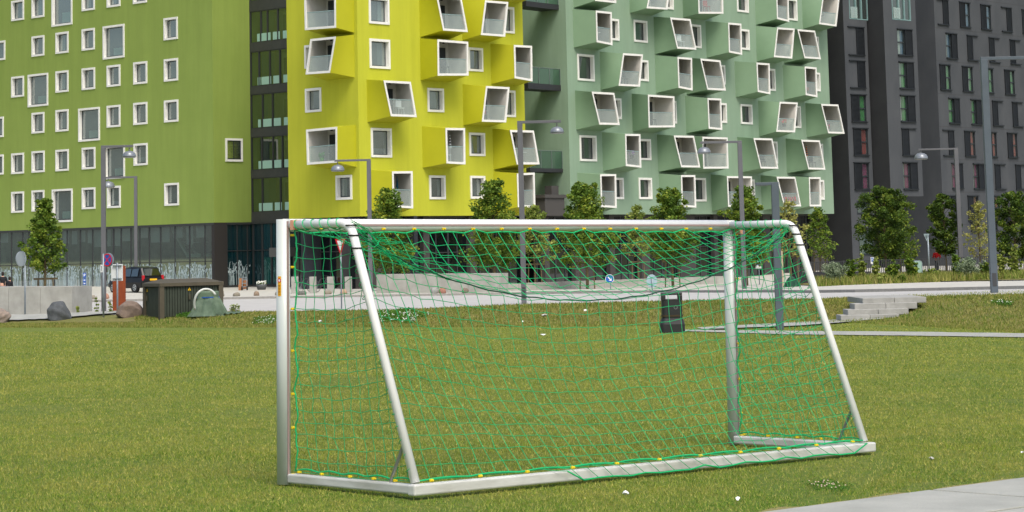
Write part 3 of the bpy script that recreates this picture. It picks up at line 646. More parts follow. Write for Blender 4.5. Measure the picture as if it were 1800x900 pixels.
gbs = [(((1045, -58), (1081, -55), (1082.6, 5), (1046.2, 1.2)), (1006, -61, 13.4, (1049, 17))),
 (((1047.2, 18.8), (1074.6, 21.7), (1076, 79.2), (1048.6, 73.7)), (1006.5, 15.9, 83.5, (1052.2, 87.4))),
 (((1148.5, -45), (1180, -43), (1172.8, 16.6), (1136.7, 14.2)), (1105, -48, 22.4, (1146, 26.3))),
 (((1177.9, 31), (1212.9, 33.9), (1223.4, 87), (1190.2, 84.9)), (1149, 29.3, 95, (1188, 98.2))),
 (((1226.5, -35), (1270, -33), (1271, 23.8), (1228, 23.5)), (1198.8, -38, 30.3, (1239.4, 36))),
 (((1279.9, 40.1), (1302.4, 42), (1304, 96.1), (1281.4, 91.8)), (1240, 37, 101.1, (1279, 103.9))),
 (((1364, -25), (1385, -23), (1386.8, 38.1), (1365.9, 33)), (1326.2, -28, 43.2, (1362.3, 46.7))),
 (((1447.5, -15), (1476, -12), (1469.7, 46.2), (1439.8, 42)), (1408.8, -18, 50.6, (1443.2, 53.7))),
 (((1366.2, 48.5), (1396.2, 50.6), (1391.9, 102.7), (1360.5, 100)), (1328.3, 45.4, 107.6, (1364.7, 110.8))),
 (((1401.5, 51.6), (1432, 54.4), (1442.4, 103.9), (1414.1, 101.9)), (1375.5, 49.5, 110.8, (1410.5, 114.8))),
 (((1095.3, 93.9), (1129.5, 96), (1124.4, 152), (1087.6, 150.3)), (1054, 90.7, 157.8, (1098.4, 160.7))),
 (((1190.9, 100.4), (1215.7, 102.3), (1216.9, 158.7), (1192.6, 153.9)), (1151, 97, 163.3, (1193.8, 166.2))),
 (((1230.9, 103.2), (1265.6, 106.6), (1275.2, 158.9), (1243.3, 157.3)), (1205, 101, 165.5, (1242.6, 169))),
 (((1329.7, 110.4), (1352.2, 112), (1353.5, 165.4), (1332, 161.2)), (1291, 107.6, 170.6, (1328.9, 172.6))),
 (((1414.4, 117.1), (1434.7, 119), (1436.2, 170.6), (1416.3, 166.7)), (1375.7, 114.3, 175.2, (1414.4, 177.9))),
 (((1040, 161.5), (1079, 163.6), (1088.6, 219.4), (1053.4, 218.5)), (1010.7, 159, 228, (1056.6, 229.8))),
 (((1138.9, 166.7), (1184.7, 169.8), (1185.8, 223.3), (1140.3, 223.7)), (1110.2, 164.5, 231.2, (1153.3, 232.4))),
 (((1243.6, 172.6), (1267.1, 173.7), (1269, 228.1), (1245.7, 225.8)), (1204.2, 168.4, 234.1, (1244, 236))),
 (((1370.6, 179.1), (1401.5, 180.7), (1397, 232.3), (1364.7, 231.2)), (1332.4, 176.8, 239.5, (1369.3, 240.6))),
 (((1443.2, 183), (1472.8, 184.2), (1484, 234.8), (1455.7, 233.9)), (1415.6, 181.1, 241.3, (1451.8, 242.1))),
 (((1098.8, 235.7), (1124.9, 236.2), (1126.7, 294.4), (1100, 291.4)), (1058, 232.1, 300.8, (1102.7, 301.1))),
 (((1184.2, 238.5), (1219.2, 239.2), (1230.2, 294), (1197.3, 293.5)), (1155, 236.2, 302, (1201, 303))),
 (((1234.6, 240.7), (1278.3, 242.1), (1280.1, 295.8), (1236.4, 296.1)), (1204.5, 238, 303, (1247.6, 303.8))),
 (((1324.5, 243), (1356.9, 243.9), (1367.6, 296.3), (1337, 295.8)), (1295.7, 240.7, 303.8, (1333.8, 304.3))),
 (((1408.4, 246), (1440.4, 247.2), (1450.2, 297.9), (1420.9, 297.2)), (1381, 243.3, 304.3, (1415.6, 306.4))),
 (((1055, 306.5), (1082.3, 306.5), (1083.5, 365.2), (1056.5, 363.4)), (1014.5, 303.5, 372, (1062, 371))),
 (((1197, 308.2), (1221.5, 308.2), (1223.3, 364.6), (1198.4, 363)), (1158, 305, 371, (1204, 370))),
 (((1277.8, 310), (1321, 310.5), (1322.7, 362.4), (1280, 363)), (1249.5, 306.4, 371.3, (1290, 370.5))),
 (((1364.9, 310.9), (1397.2, 311.4), (1407.6, 362.4), (1378.2, 362.4)), (1337, 307.9, 370, (1374, 369))),
 (((1421.8, 311.8), (1441.7, 311.8), (1443.1, 362.4), (1423.2, 362.4)), (1387, 309.2, 370, (1415, 369)))]
for k, (fr, w) in enumerate(gbs): BAL['g', k] = balcony(GR, BG, fr, Wf(GR, *w), grnb)+(GR,)
# access galleries in the gap beside the yellow block (ride on the left wall of the green block)
SG = Fac(999, 176, t=-GR.n); SG.P = GR.pt(sg0, 0); SG.P[2] = 0; SG.n = -GR.t.copy()
galm = mat('gallery_steel', (44, 46, 48), .6); galg = glass('gallery_glass', (150, 190, 170), .12, .75, (90, 120, 106))
for k, (v0, v1, v2, uo) in enumerate(((-16, 5, 14, 982), (118, 146, 156, 985), (262, 293, 299.5, 989))):
    dpl = SG.hit(960, v2)    # point on the side wall
    z0 = GR.sz(999, v2+3)[1]; z1 = GR.sz(999, v1+3)[1]; z2 = GR.sz(999, v0+3)[1]
    mb = MB()
    P0 = GR.pt(sg0-.0, 0, -1.0); wdt = 4.2
    mb.obox(P0-GR.t*(-(-wdt/2))+np.array([0, 0, (z0+z1)/2])-GR.n*.4, GR.t*wdt/2, GR.n*.8, UP*(z1-z0)/2)
    ga = mb.build('access_gallery', galm, BG)
    mb = MB()
    for j in range(4): mb.obox(P0-GR.t*(.02+j*wdt/3.05)+GR.n*.36+np.array([0, 0, (z1+z2)/2]), GR.t*.03, GR.n*.03, UP*(z2-z1)/2)
    mb.tube([P0+GR.n*.36+np.array([0, 0, z2]), P0-GR.t*wdt+GR.n*.36+np.array([0, 0, z2])], .03, 6); mb.build('railing', mat('rail_grey', (96, 110, 104), .5), ga)
    mb = MB(); mb.quad(P0+GR.n*.36+UP*z1, P0-GR.t*wdt+GR.n*.36+UP*z1, P0-GR.t*wdt+GR.n*.36+UP*z2, P0+GR.n*.36+UP*z2); mb.build('glass_rail', galg, ga)
mb = MB(); z0 = GR.sz(999, 379)[1]; z1 = GR.sz(999, 348)[1]
mb.obox(GR.pt(sg0-1.9, (z0+z1)/2, -.6), GR.t*1.25, GR.n*.5, UP*(z1-z0)/2); mb.obox(GR.pt(sg0-1.9, z1+.12, -.6), GR.t*1.4, GR.n*.6, UP*.12); mb.obox(GR.pt(sg0-1.1, z1+.55, -.9), GR.t*.45, GR.n*.3, UP*.35)
mb.build('stair_enclosure', mat('grey_render', (72, 70, 68), .85), BG)
# wing behind the gap so the recess is closed
mb = MB(); RC = GR.pt(sg0, 0, -9.); mb.obox(RC-GR.t*6+UP*(TOP+gb)/2, GR.t*6, GR.n*.3, UP*(TOP-gb)/2); mb.build('recess_wall', stucco('green_shaded', (88, 118, 88), (82, 112, 82)), BG)  # darkened copy of the green stucco, recess shade put into its colour
# dark plinth floor under yellow and green
plm = mat('plinth_dark', (62, 60, 58), .85, (72, 70, 68), 1.2); dg = glass('dark_shop_glass', (40, 52, 60), .12, .5, (22, 28, 34))
def plinth(F, s0, s1, z1, B, seed, setback=1.1, solid=.35):
    rr = random.Random(seed); p = F.pt((s0+s1)/2, 0); z0 = min(gz(*F.pt(s0, 0)[:2]), gz(*F.pt(s1, 0)[:2]))-.1
    glazed_base(F, s0, s1, z0, z1, B, setback, 1.15, gm=dg, rails=(2.7,), jitter=.6, seed=seed)
    s = s0+.6
    while s < s1-1.2:
        wd = rr.choice([.6, .7, 2.4, 1.2]); mb = MB(); fbox(mb, F, s, min(s+wd, s1), z0, z1-.004, -setback-.3, -setback+.35); mb.build('pier', plm, B); s += wd+rr.uniform(2.2, 4.5)
    mb = MB(); fbox(mb, F, s0, s1, z0, z1-.01, -setback-4.3, -setback-4); mb.build('interior', mat('dark_interior', (30, 33, 38), .9, (50, 56, 64), .6), B)
plinth(Y1, s1a, -.2, yb, BY, 4); plinth(Y2, sF, sE, yb, BY, 5); plinth(GR, sg0-3, sg1, gb, BG, 6)
# ------------------------------------------------------------------ black building (two volumes)
conc = mat('black_concrete', (62, 66, 70), .88, (74, 77, 80), .5, 1.1, bump=.2, bscale=12, stretch=(1, 1, .5)); concd = mat('shaded_concrete', (42, 44, 46), .88, (50, 52, 53), .5)  # darker copy for left-facing faces: their shade is put into the colour
louv = mat('louvre_black', (30, 34, 38), .5); bglass = glass('black_building_glass', (206, 218, 214), .2, .8, (110, 124, 120))
cc = {'b': mat('blue_wall', (40, 100, 150), .7), 'g': mat('green_wall', (50, 160, 60), .7), 'r': mat('red_wall', (190, 40, 40), .7), 'm': mat('magenta_wall', (170, 30, 110), .7), 'o': mat('orange_wall', (190, 110, 50), .7)}
K2 = Fac(1695, 222.3, xv=4505)
k20 = K2.sz(1650, 200)[0]; k21 = K2.sz(2060, 200)[0]; kb = -1.0
bs = basepoint(K2, k20+6)
BK = thing('apartment_building', 'long black concrete block with sliding shutters at the far right', 'building', bs)
K1 = Fac(1580, 212, xv=5200)    # right bay of the nearer volume
K0 = Fac(1508, 210.3, xv=5200)
bs = basepoint(K1, K1.sz(1584, 440)[0])
BK1 = thing('apartment_building', 'narrow black concrete tower with stepped bays next to the green block', 'building', bs)
def unit(F, B, s0, s1, z0, z1, typ, col):
    w = s1-s0; m = (s0+s1)/2
    if typ in 'AB':
        a0, a1 = (m, s1) if typ == 'A' else (s0, m); l0, l1 = (s0, m) if typ == 'A' else (m, s1)
        mb = MB()
        for q in ((a0, a0+.07, z0, z1), (a1-.07, a1, z0, z1), (a0+.07, a1-.07, z0, z0+.07), (a0+.07, a1-.07, z1-.07, z1), (a0+.07, a1-.07, (z0+z1)/2-.05, (z0+z1)/2+.05)): fbox(mb, F, *q, -.16, -.04)
        o = mb.build('window', sashm, B)
        mb = MB(); mb.quad(F.pt(a0+.05, z0, -.12), F.pt(a1-.05, z0, -.12), F.pt(a1-.05, z1, -.12), F.pt(a0+.05, z1, -.12)); mb.build('pane', bglass, o)
        mb = MB(); c0 = a0+(a1-a0)*rnd.uniform(.35, .6); fbox(mb, F, c0, a1-.08, z0+.07, z1-.07, -.22, -.18); mb.build('curtain', cc[col], o)
        if rnd.random() < .6: mb = MB(); fbox(mb, F, a0+.07, a0+.07+(c0-a0)*rnd.uniform(.4, .9), z0+.07, z1-.07, -.20, -.17); mb.build('curtain', curt[0 if rnd.random() < .5 else 1], o)
        shut = (l0, l1)
    else:
        shut = (s0, s0+w*.5) if typ == 'C' else (m, s1)
    mb = MB(); fbox(mb, F, s0-.05, s1+.05, z1, z1+.09, .0, .14); fbox(mb, F, s0-.05, s1+.05, z0-.09, z0, .0, .14)
    l0, l1 = shut; n = 22
    fbox(mb, F, l0, l0+.06, z0, z1, .03, .1); fbox(mb, F, l1-.06, l1, z0, z1, .03, .1)
    for i in range(n):
        z = z0+(z1-z0)*(i+.5)/n; mb.obox(F.pt((l0+l1)/2, z, .06), F.t*(l1-l0)/2, F.n*.025-UP*.03, UP*.012+F.n*.01)
    fbox(mb, F, l0+.06, l1-.06, z0, z1, .015, .03)
    mb.build('shutter', louv, B)
rowsb = [(23, 'b'), (280, 'b'), (529, 'g'), (787, 'g'), (810+230, 'r'), (810+488, 'm'), (810+743, 'o')]
us2 = [[(930, 'D'), (1105, 'A'), (1272, 'A'), (1435, 'D'), (1597, 'A'), (1760, 'A')], [(1000, 'B'), (1165, 'C'), (1338, 'C'), (1503, 'C'), (1668, 'B')], [(950, 'A'), (1127, 'A'), (1290, 'A'), (1460, 'A'), (1625, 'D')],
       [(1020, 'B'), (1195, 'B'), (1365, 'C'), (1522, 'C'), (1690, 'B')], [(975, 'D'), (1145, 'A'), (1318, 'A'), (1483, 'A'), (1650, 'A')], [(1045, 'B'), (1215, 'B'), (1385, 'C'), (1548, 'C'), (1715, 'B')],
       [(1000, 'D'), (1172, 'A'), (1340, 'A'), (1550, 'A'), (1700, 'D')]]
hol = []; un = []
for (yy, col), row in zip(rowsb, us2):
    vv = yy/4.5; z1_ = K2.sz(1695, vv)[1]; z0_ = z1_-2.25
    for uu, typ in row:
        s0_ = K2.sz(uu/4.5+1440, vv)[0]; s1_ = s0_+1.95; un.append((s0_, s1_, z0_, z1_, typ, col))
        if typ in 'AB': m_ = (s0_+s1_)/2; hol.append(((m_, s1_, z0_, z1_) if typ == 'A' else (s0_, m_, z0_, z1_)))
zz = K2.sz(1695, 345)[1]-3.2
for q in range(6):   # ground floor windows behind the trees
    s0_ = k20+1.5+q*3.4; un.append((s0_, s0_+1.62, zz, zz+2.1, 'A', 'o')); hol.append((s0_+.81, s0_+1.62, zz, zz+2.1))
volume(K2, k20, k21, kb, 32., 14., hol, conc, BK); interior(K2, k20+.3, k21-.3, kb, 31.8, BK, -1.3)
for q in un: unit(K2, BK, *q)
# seams
mb = MB()
for k in range(8):
    z = K2.sz(1695, -3+56.8*k)[1]; fbox(mb, K2, k20, k21, z-.012, z+.012, .0, .003)
mb.build('joint', mat('joint_dark', (58, 56, 56), .9), BK)
# nearer volume: two light bays and dark return faces
def bay(F, u0, u1, zb0, units, dw, B, base=False):
    s0_ = F.sz(u0, 200)[0]; s1_ = F.sz(u1, 200)[0]; ho = []; uu = []
    for (a, b, c, d, typ, col) in units:
        r = pxrect(F, a, b, c, d); m_ = (r[0]+r[1])/2
        if typ in 'AB': ho.append((m_, r[1], r[2], r[3]) if typ == 'A' else (r[0], m_, r[2], r[3]))
        if typ == 'F': ho.append(r)
        if typ == 'W': ho.append((r[0]+.05, r[1]-.05, r[2]+.05, r[3]-.05))
        uu.append((r, typ, col))
    mb = MB(); wallgrid(mb, F, s0_, s1_, zb0, 30., ho)
    q = lambda a, z, o: F.pt(a, z, o)
    mb.quad(q(s0_, zb0, 0), q(s0_, zb0, -dw), q(s1_, zb0, -dw), q(s1_, zb0, 0)); mb.quad(q(s0_, 30, 0), q(s1_, 30, 0), q(s1_, 30, -dw), q(s0_, 30, -dw))
    mb.build('wall', conc, B)
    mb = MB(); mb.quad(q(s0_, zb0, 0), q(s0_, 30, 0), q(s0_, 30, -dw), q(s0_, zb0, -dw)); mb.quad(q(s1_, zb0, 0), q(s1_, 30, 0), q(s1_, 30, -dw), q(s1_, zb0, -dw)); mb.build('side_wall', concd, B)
    interior(F, s0_+.1, s1_-.1, zb0+.05, 29.9, B, -1.3)
    for r, typ, col in uu:
        if typ in 'ABCD': unit(F, B, *r, typ, col)
        elif typ == 'F':
            mb = MB(); w_ = r[1]-r[0]
            for a, b in ((r[0], r[0]+.07), (r[0]+w_*.34, r[0]+w_*.34+.08), (r[0]+w_*.66, r[0]+w_*.66+.08), (r[1]-.07, r[1])): fbox(mb, F, a, b, r[2], r[3], -.16, .02)
            fbox(mb, F, r[0]+.07, r[1]-.07, r[2], r[2]+.08, -.16, .02); o = mb.build('window', mat('pale_sash', (120, 150, 148), .5), B)
            mb = MB(); mb.quad(F.pt(r[0], r[2], -.1), F.pt(r[1], r[2], -.1), F.pt(r[1], r[3], -.1), F.pt(r[0], r[3], -.1)); mb.build('pane', bglass, o)
            mb = MB(); fbox(mb, F, r[0]+w_*.05, r[0]+w_*.42, r[2]+.1, r[2]+1.1, .04, .06); mb.build('glass_rail', railg, o)
            mb = MB(); fbox(mb, F, r[0]+w_*.45, r[0]+w_*.62, r[2]+.1, r[3], -.42, -.4); mb.build('curtain', curt[0], o)
        else: window(F, B, *r, fw=.08, proud=.02, deep=.15, fm=sashm, curtain=(0, 1, curt[1], 1), glassm=bglass, bars=1)
z45 = lambda q: q/4.5+1440
bay(K1, 1560, 1617, K1.sz(1600, 345)[1], [(z45(568), -22, z45(725), 34, 'F', 'b'), (z45(615), 51.5, z45(738), 96, 'B', 'b'), (z45(628), 109.3, z45(750), 154.4, 'B', 'g'), (z45(638), 168.2, z45(760), 213, 'B', 'g'), (z45(650), 226.7, z45(768), 272, 'C', 'g'), (z45(660), 286.2, z45(780), 332, 'B', 'm')], 4., BK1)
bay(K0, 1489, 1530, kb, [(z45(230), -22, z45(385), 33, 'F', 'b'), (z45(225), 47.5, z45(357), 95, 'D', 'b'), (z45(237), 107, z45(365), 153, 'D', 'b'), (z45(248), 166.7, z45(375), 213, 'A', 'g'), (z45(265), 226, z45(390), 272, 'A', 'r'), (z45(272), 286.5, z45(398), 332.5, 'A', 'm'),
                 (z45(297), 353.3, z45(400), 377, 'W', 'o'), (z45(310), 402, z45(462), 450, 'W', 'o')], 6., BK1)
# link faces receding to the left of each bay
def backface(pR, tdir, L, z0, z1, B):
    mb = MB(); a = pR; b = pR-tdir*L; mb.quad((a[0], a[1], z0), (b[0], b[1], z0), (b[0], b[1], z1), (a[0], a[1], z1)); mb.build('side_wall', concd, B)
def pan(u, Y): p = px(u, 440, Y); p[2] = 0; return p
def facequad(a, b, z0, z1, m, B, name='side_wall'):
    mb = MB(); mb.quad((a[0], a[1], z0), (b[0], b[1], z0), (b[0], b[1], z1), (a[0], a[1], z1)); return mb.build(name, m, B)
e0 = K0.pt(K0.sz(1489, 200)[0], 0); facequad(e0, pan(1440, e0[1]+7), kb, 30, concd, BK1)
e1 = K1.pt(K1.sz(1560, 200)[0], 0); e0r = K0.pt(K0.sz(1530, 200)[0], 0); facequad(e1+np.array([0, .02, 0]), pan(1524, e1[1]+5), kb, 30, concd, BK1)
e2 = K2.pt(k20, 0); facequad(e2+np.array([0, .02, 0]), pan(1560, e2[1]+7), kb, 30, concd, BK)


# ================================================================== GOAL
alu = mat('goal_white_alu', (232, 233, 230), .36, (218, 220, 216), 7, .7, metal=.0, spec=.5, stretch=(1, 1, .35)); alud = mat('goal_base_alu', (216, 217, 212), .45, (168, 168, 158), 5, .9, metal=.1, stretch=(.4, .4, 2))
groove = mat('goal_groove', (150, 128, 124), .6); netm = mat('green_net_rope', (0, 170, 100), .55); clipm = mat('yellow_clip', (222, 196, 26), .5); blk = mat('black_tie', (24, 26, 26), .6)
dkrope = mat('dark_green_cord', (10, 70, 48), .7)
FLb = px(499, 851, 18.2); FRb = px(1291, 781, 21.5); FLt = px(494, 394, 18.2); FRt = px(1283, 398, 21.5)
gt = (FRb-FLb); gt[2] = 0; GW = np.linalg.norm(gt); gt /= GW; gn = np.array([gt[1], -gt[0], 0]);      # gn points to the rear (towards camera)
GO = FLb.copy(); slope = (FRb[2]-FLb[2])/GW; gx = gt+UP*slope; gx /= np.linalg.norm(gx); GL = np.linalg.norm(FRb-FLb); HT = (np.linalg.norm(FLt-FLb)+np.linalg.norm(FRt-FRb))/2
gu = np.cross(gn, gx); gu = gu if gu[2] > 0 else -gu
def G(a, b, c): return GO+gx*a+gn*b+gu*c       # along, towards rear, up
GOAL = thing('football_goal', 'white aluminium football goal with green net standing on the grass', 'goal', (G(GL/2, .8, 0)))
def bar(name, pts, hw, hh, m, upv, bevel=.012, lab=None):
    mb = MB(); a, b = np.array(pts[0]), np.array(pts[1]); d = (b-a)/np.linalg.norm(b-a); s_ = np.cross(d, upv); s_ /= np.linalg.norm(s_); w = np.cross(s_, d)
    mb.obox((a+b)/2, (b-a)/2, s_*hw, w*hh); o = mb.build(name, m, GOAL, bevel=bevel)
    return o
PR = .05
def oval(name, a, b, lab=None):
    mb = MB(); pm = mat('goal_post_alu', (204, 210, 205), .4, (190, 197, 191), 7, .7, metal=.1, stretch=(1, 1, .35)) if name == 'post' else alu; a = np.array(a); b = np.array(b); d = (b-a)/np.linalg.norm(b-a); s_ = gn-d*np.dot(gn, d); s_ /= np.linalg.norm(s_); w = np.cross(s_, d); n = 20; vs = []
    for p in (a, b):
        for k in range(n): q = 2*math.pi*k/n; vs.append(p+s_*math.cos(q)*.058+w*math.sin(q)*.048)
    mb.add(vs, [(k, (k+1) % n, n+(k+1) % n, n+k) for k in range(n)]+[tuple(range(n)), tuple(range(n, 2*n))])
    o = mb.build(name, pm, GOAL, smooth=False)
    for p_ in o.data.polygons: p_.use_smooth = len(p_.vertices) == 4
    # net groove on the rear side
    g_ = MB(); c = (a+b)/2; g_.obox(c+s_*.056, (b-a)/2*.985, s_*.006, w*.008); g_.build('groove', groove, o)
    return o
CT = HT+.0
post1 = oval('post', G(0, 0, 0), G(0, 0, CT+.045)); post2 = oval('post', G(GL, 0, 0), G(GL, 0, CT+.045))
xb = oval('crossbar', G(-.0, 0, CT), G(GL, 0, CT))
TD = .79; BD = 1.53
for a in (0, GL):
    ins = .03 if a == 0 else -.03
    # bent rear tube: top run then down to the ground bar
    P0, P1, P2 = G(a+ins, .05, CT-.0), G(a+ins, TD, CT-.0), G(a+ins, BD-.02, .09)
    path = [P0]; d1 = (P1-P0)/np.linalg.norm(P1-P0); d2 = (P2-P1)/np.linalg.norm(P2-P1); rb = .11
    A_, B_ = P1-d1*rb, P1+d2*rb
    for k in range(8): t = k/7; path.append((1-t)**2*A_+2*t*(1-t)*P1+t*t*B_)
    path.append(P2)
    mb = MB(); mb.tube(path, .033, 14); o = mb.build('rear_stanchion', alu, GOAL, smooth=True)
    # black cord tie at the bend
    mb = MB()
    for q in (.02, .10, .2): c = P1+d2*q; e1 = np.cross(d2, gx); mb.tube([c+(.037*math.cos(w_)*gx+.037*math.sin(w_)*e1)+d2*.015*math.sin(w_) for w_ in np.linspace(0, 2*math.pi, 13)], .006, 5, cap=False)
    mb.build('cord_tie', blk, GOAL)
    sb_ = bar('side_ground_bar', (G(a+ins, .05, .045), G(a+ins, BD-.025, .045)), .040, .034, alud, gu)
    mb = MB(); mb.tube([G(a+ins, BD-.30, .08), P1+(P2-P1)*(.845)], .013, 6); mb.build('brace', mat('steel_brace', (150, 152, 150), .35, metal=.7), GOAL)
bar('rear_ground_bar', (G(-.045, BD+.02, .046), G(GL+.03, BD+.02, .046)), .040, .039, alud, gu)
# weld caps / black plug screws on bar
mb = MB(); mb.obox(G(.03, .115, CT+.0), gx*.036, gn*.018, gu*.037); mb.build('tape', mat('pink_tape', (216, 158, 128), .6), GOAL)
mb = MB(); mb.obox(G(GL+.02, .1, CT-.03), gx*.02, gn*.03, gu*.05); mb.build('tape', MC['pink_tape'], GOAL)
# warning sticker on the left post: faces the camera side
spn = np.array([-.62, -.78, 0.]); sc_ = px(491, 502, 18.2)
ps = G(0, 0, 0); dirc = (C0-ps); dirc[2] = 0; dirc /= np.linalg.norm(dirc)
ang0 = math.atan2(np.dot(dirc, np.cross(gn, gu)), np.dot(dirc, gn))
def postpt(ang, z, r=0.): s_ = gn; w = np.cross(gn, gu); return G(0, 0, z)+s_*math.cos(ang)*(.058+r)+w*math.sin(ang)*(.048+r)
zs0, zs1 = CT*(1-(520-394)/457.), CT*(1-(485-394)/457.)
cand = [q for q in np.linspace(0, 2*math.pi, 73)]
# choose the angle whose projection is the leftmost visible third of the post
def pu(p): q = p-C0; return CX+f*np.dot(q, Rv)/np.dot(q, Fw)
best = min(cand, key=lambda q: abs(pu(postpt(q, 1.4))-491.5)+(100 if np.dot(postpt(q, 1.4)-G(0, 0, 1.4), dirc) < 0 else 0))
mb = MB(); aa = np.linspace(best-.28, best+.28, 7)
for q0, q1 in zip(aa[:-1], aa[1:]): mb.quad(postpt(q0, zs0, .001), postpt(q1, zs0, .001), postpt(q1, zs1, .001), postpt(q0, zs1, .001))
stk = mb.build('warning_sticker', mat('sticker_yellow', (236, 170, 20), .5), GOAL)
mb = MB()
for i in range(7):
    z = zs0+.012+i*.011
    mb.quad(postpt(best-.18, z, .002), postpt(best+.2, z, .002), postpt(best+.2, z+.004, .002), postpt(best-.18, z+.004, .002))
mb.build('print', mat('sticker_print', (90, 50, 20), .6), stk)
mb = MB(); zc_ = zs1-.03; nrm = postpt(best, zc_, .01)-postpt(best, zc_); mb.ring(postpt(best, zc_, .003), .010, .016, .001, 20, nrm/np.linalg.norm(nrm)); mb.build('red_ring', mat('sticker_red', (200, 30, 30), .5), stk)
mb = MB(); mb.disc(postpt(best, zc_, .002), .0105, .0008, 20, nrm/np.linalg.norm(nrm)); mb.obox(postpt(best, zs0+.003, .002), gx*.0001, gn*.0001, gu*.0001); mb.build('white_disc', mat('sticker_white', (230, 230, 225), .5), stk)
# ---- net
def tubes_np(A, B, r, nm, m, parent, n=3):
    A = np.asarray(A); B = np.asarray(B); d = B-A; L = np.linalg.norm(d, axis=1); k = L > 1e-4; A, B, d, L = A[k], B[k], d[k], L[k]; d = d/L[:, None]
    ref = np.where(np.abs(d[:, 2:3]) < .9, np.array([[0, 0, 1.]]), np.array([[1., 0, 0]])); s_ = np.cross(d, ref); s_ /= np.linalg.norm(s_, axis=1)[:, None]; w = np.cross(s_, d)
    V = []
    for P in (A-d*r*.5, B+d*r*.5):
        for i in range(n): q = 2*math.pi*i/n; V.append(P+r*(math.cos(q)*s_+math.sin(q)*w))
    V = np.stack(V, 1).reshape(-1, 3); N = len(A); base = np.arange(N)[:, None, None]*2*n
    fc = np.array([[i, (i+1) % n, n+(i+1) % n, n+i] for i in range(n)])[None]; Fc_ = (base+fc).reshape(-1, 4)
    return rawmesh(nm, V, Fc_, m, parent=parent)
NETA, NETB = [], []
def gridlines(P, ex=True):
    ni, nj = P.shape[:2]
    for i in range(ni):
        for j in range(nj):
            if i+1 < ni: NETA.append(P[i, j]); NETB.append(P[i+1, j])
            if j+1 < nj: NETA.append(P[i, j]); NETB.append(P[i, j+1])
bendL, bendR = G(.03, TD-.02, CT-.02), G(GL-.03, TD-.02, CT-.02)
nc = 41; NR = 22
def sagf(u): return .60*(4*u*(1-u))**.85*(1-.10*(u-.36))
def ropept(u):
    p = bendL*(1-u)+bendR*u; return p-gu*(sagf(u))+gn*(.10*math.sin(math.pi*u))+gu*.004*math.sin(u*90)
P = np.zeros((nc, NR+1, 3)); jit = rng.normal(0, .006, P.shape)
for i in range(nc):
    u = i/(nc-1); rj = 5+3.0*math.sin(math.pi*u)**.7
    T_ = G(.06+(GL-.12)*u, .075, CT-.035-.03*abs(math.sin(u*math.pi*16))**.8)
    ur = u-.05*math.sin(2*math.pi*u)*(1-u); ur = min(max(ur, .0), 1.)
    Rp = ropept(ur); Bt = G(.05+(GL-.1)*(u+.012*math.sin(u*3.1)), BD-.03, .10)
    for j in range(NR+1):
        if j <= rj:
            t = j/rj; p = T_*(1-t)+Rp*t; p = p-gu*(.10*math.sin(math.pi*t)*(math.sin(math.pi*u)**.5))
        else:
            t = (j-rj)/(NR-rj); p = Rp*(1-t)+Bt*t
            p = p-gu*(.16*math.sin(math.pi*t)*(4*u*(1-u))*.6)-gn*(.10*math.sin(math.pi*t)*math.sin(math.pi*u))
            p = p+gx*(-.06*math.sin(math.pi*min(1, t*1.3))*math.sin(math.pi*u))
        P[i, j] = p
P[1:-1, 1:-1] += jit[1:-1, 1:-1]
gridlines(P)
# side nets
for side, a in ((0, .035), (1, GL-.035)):
    nz = 19; rr_ = random.Random(40+side); am = .012 if side == 0 else .03
    wob = {}
    def sp(b_, t, k=0):
        key = (round(b_, 2), round(t, 2))
        if key not in wob: wob[key] = (rr_.uniform(-am, am), rr_.uniform(-am, am))
        bmax = TD+(BD-.04-TD)*t; w_ = min(1, max(0, (b_-.08)/(bmax-.08))); wx, wz = wob[key] if 0.02 < w_ < .98 and 0 < t < 1 else (0, 0)
        z_ = CT*(1-t)-.03*(1-t)+.10*t - (.05 if side == 0 else .11)*math.sin(math.pi*w_)*(1-t*.7) + (w_-.45)*.07*math.sin(math.pi*t)
        return G(a+(-1 if side == 0 else 1)*(-.03)*math.sin(math.pi*w_)*math.sin(math.pi*t)+wx*.6, b_+wx, z_+wz)
    cols = [[] for _ in range(18)]
    for j in range(nz+1):
        t = j/nz; bmax = TD+(BD-.04-TD)*t; b0 = .075+.03*abs(math.sin(t*math.pi*6)); row = [sp(b0, t)]
        for k in range(1, 18):
            b_ = -.02+k*.113+.20*t-.06*math.sin(math.pi*t)
            if b0+.03 < b_ < bmax-.03: q = sp(b_, t); row.append(q); cols[k].append(q)
            elif b_ >= bmax-.03 and cols[k] == [] and t > 0 and False: pass
        row.append(sp(bmax, t))
        for p_, q in zip(row[:-1], row[1:]): NETA.append(p_); NETB.append(q)
    for k, c in enumerate(cols):
        for p_, q in zip(c[:-1], c[1:]): NETA.append(p_); NETB.append(q)
# slack bunch near the bends
for s_, bp in ((0, bendL), (1, bendR)):
    for q in range(15 if s_ == 0 else 7):
        u0 = rnd.uniform(.0, .03); u1 = rnd.uniform(.06, .22 if s_ == 0 else .12)
        if s_: u0, u1 = 1-u0, 1-u1
        pts = []
        dz0, dz1 = rnd.uniform(-.03, .05), rnd.uniform(-.04, .16); off = rnd.uniform(-.06, .05)
        for k in range(7):
            t = k/6; u = u0+(u1-u0)*t; pts.append(ropept(u)+gu*(dz0*(1-t)+dz1*t+.03*math.sin(math.pi*t*2+q))-gn*(.25*t*abs(off)*4)+gn*off*math.sin(math.pi*t))
        for a_, b_ in zip(pts[:-1], pts[1:]): NETA.append(a_); NETB.append(b_)
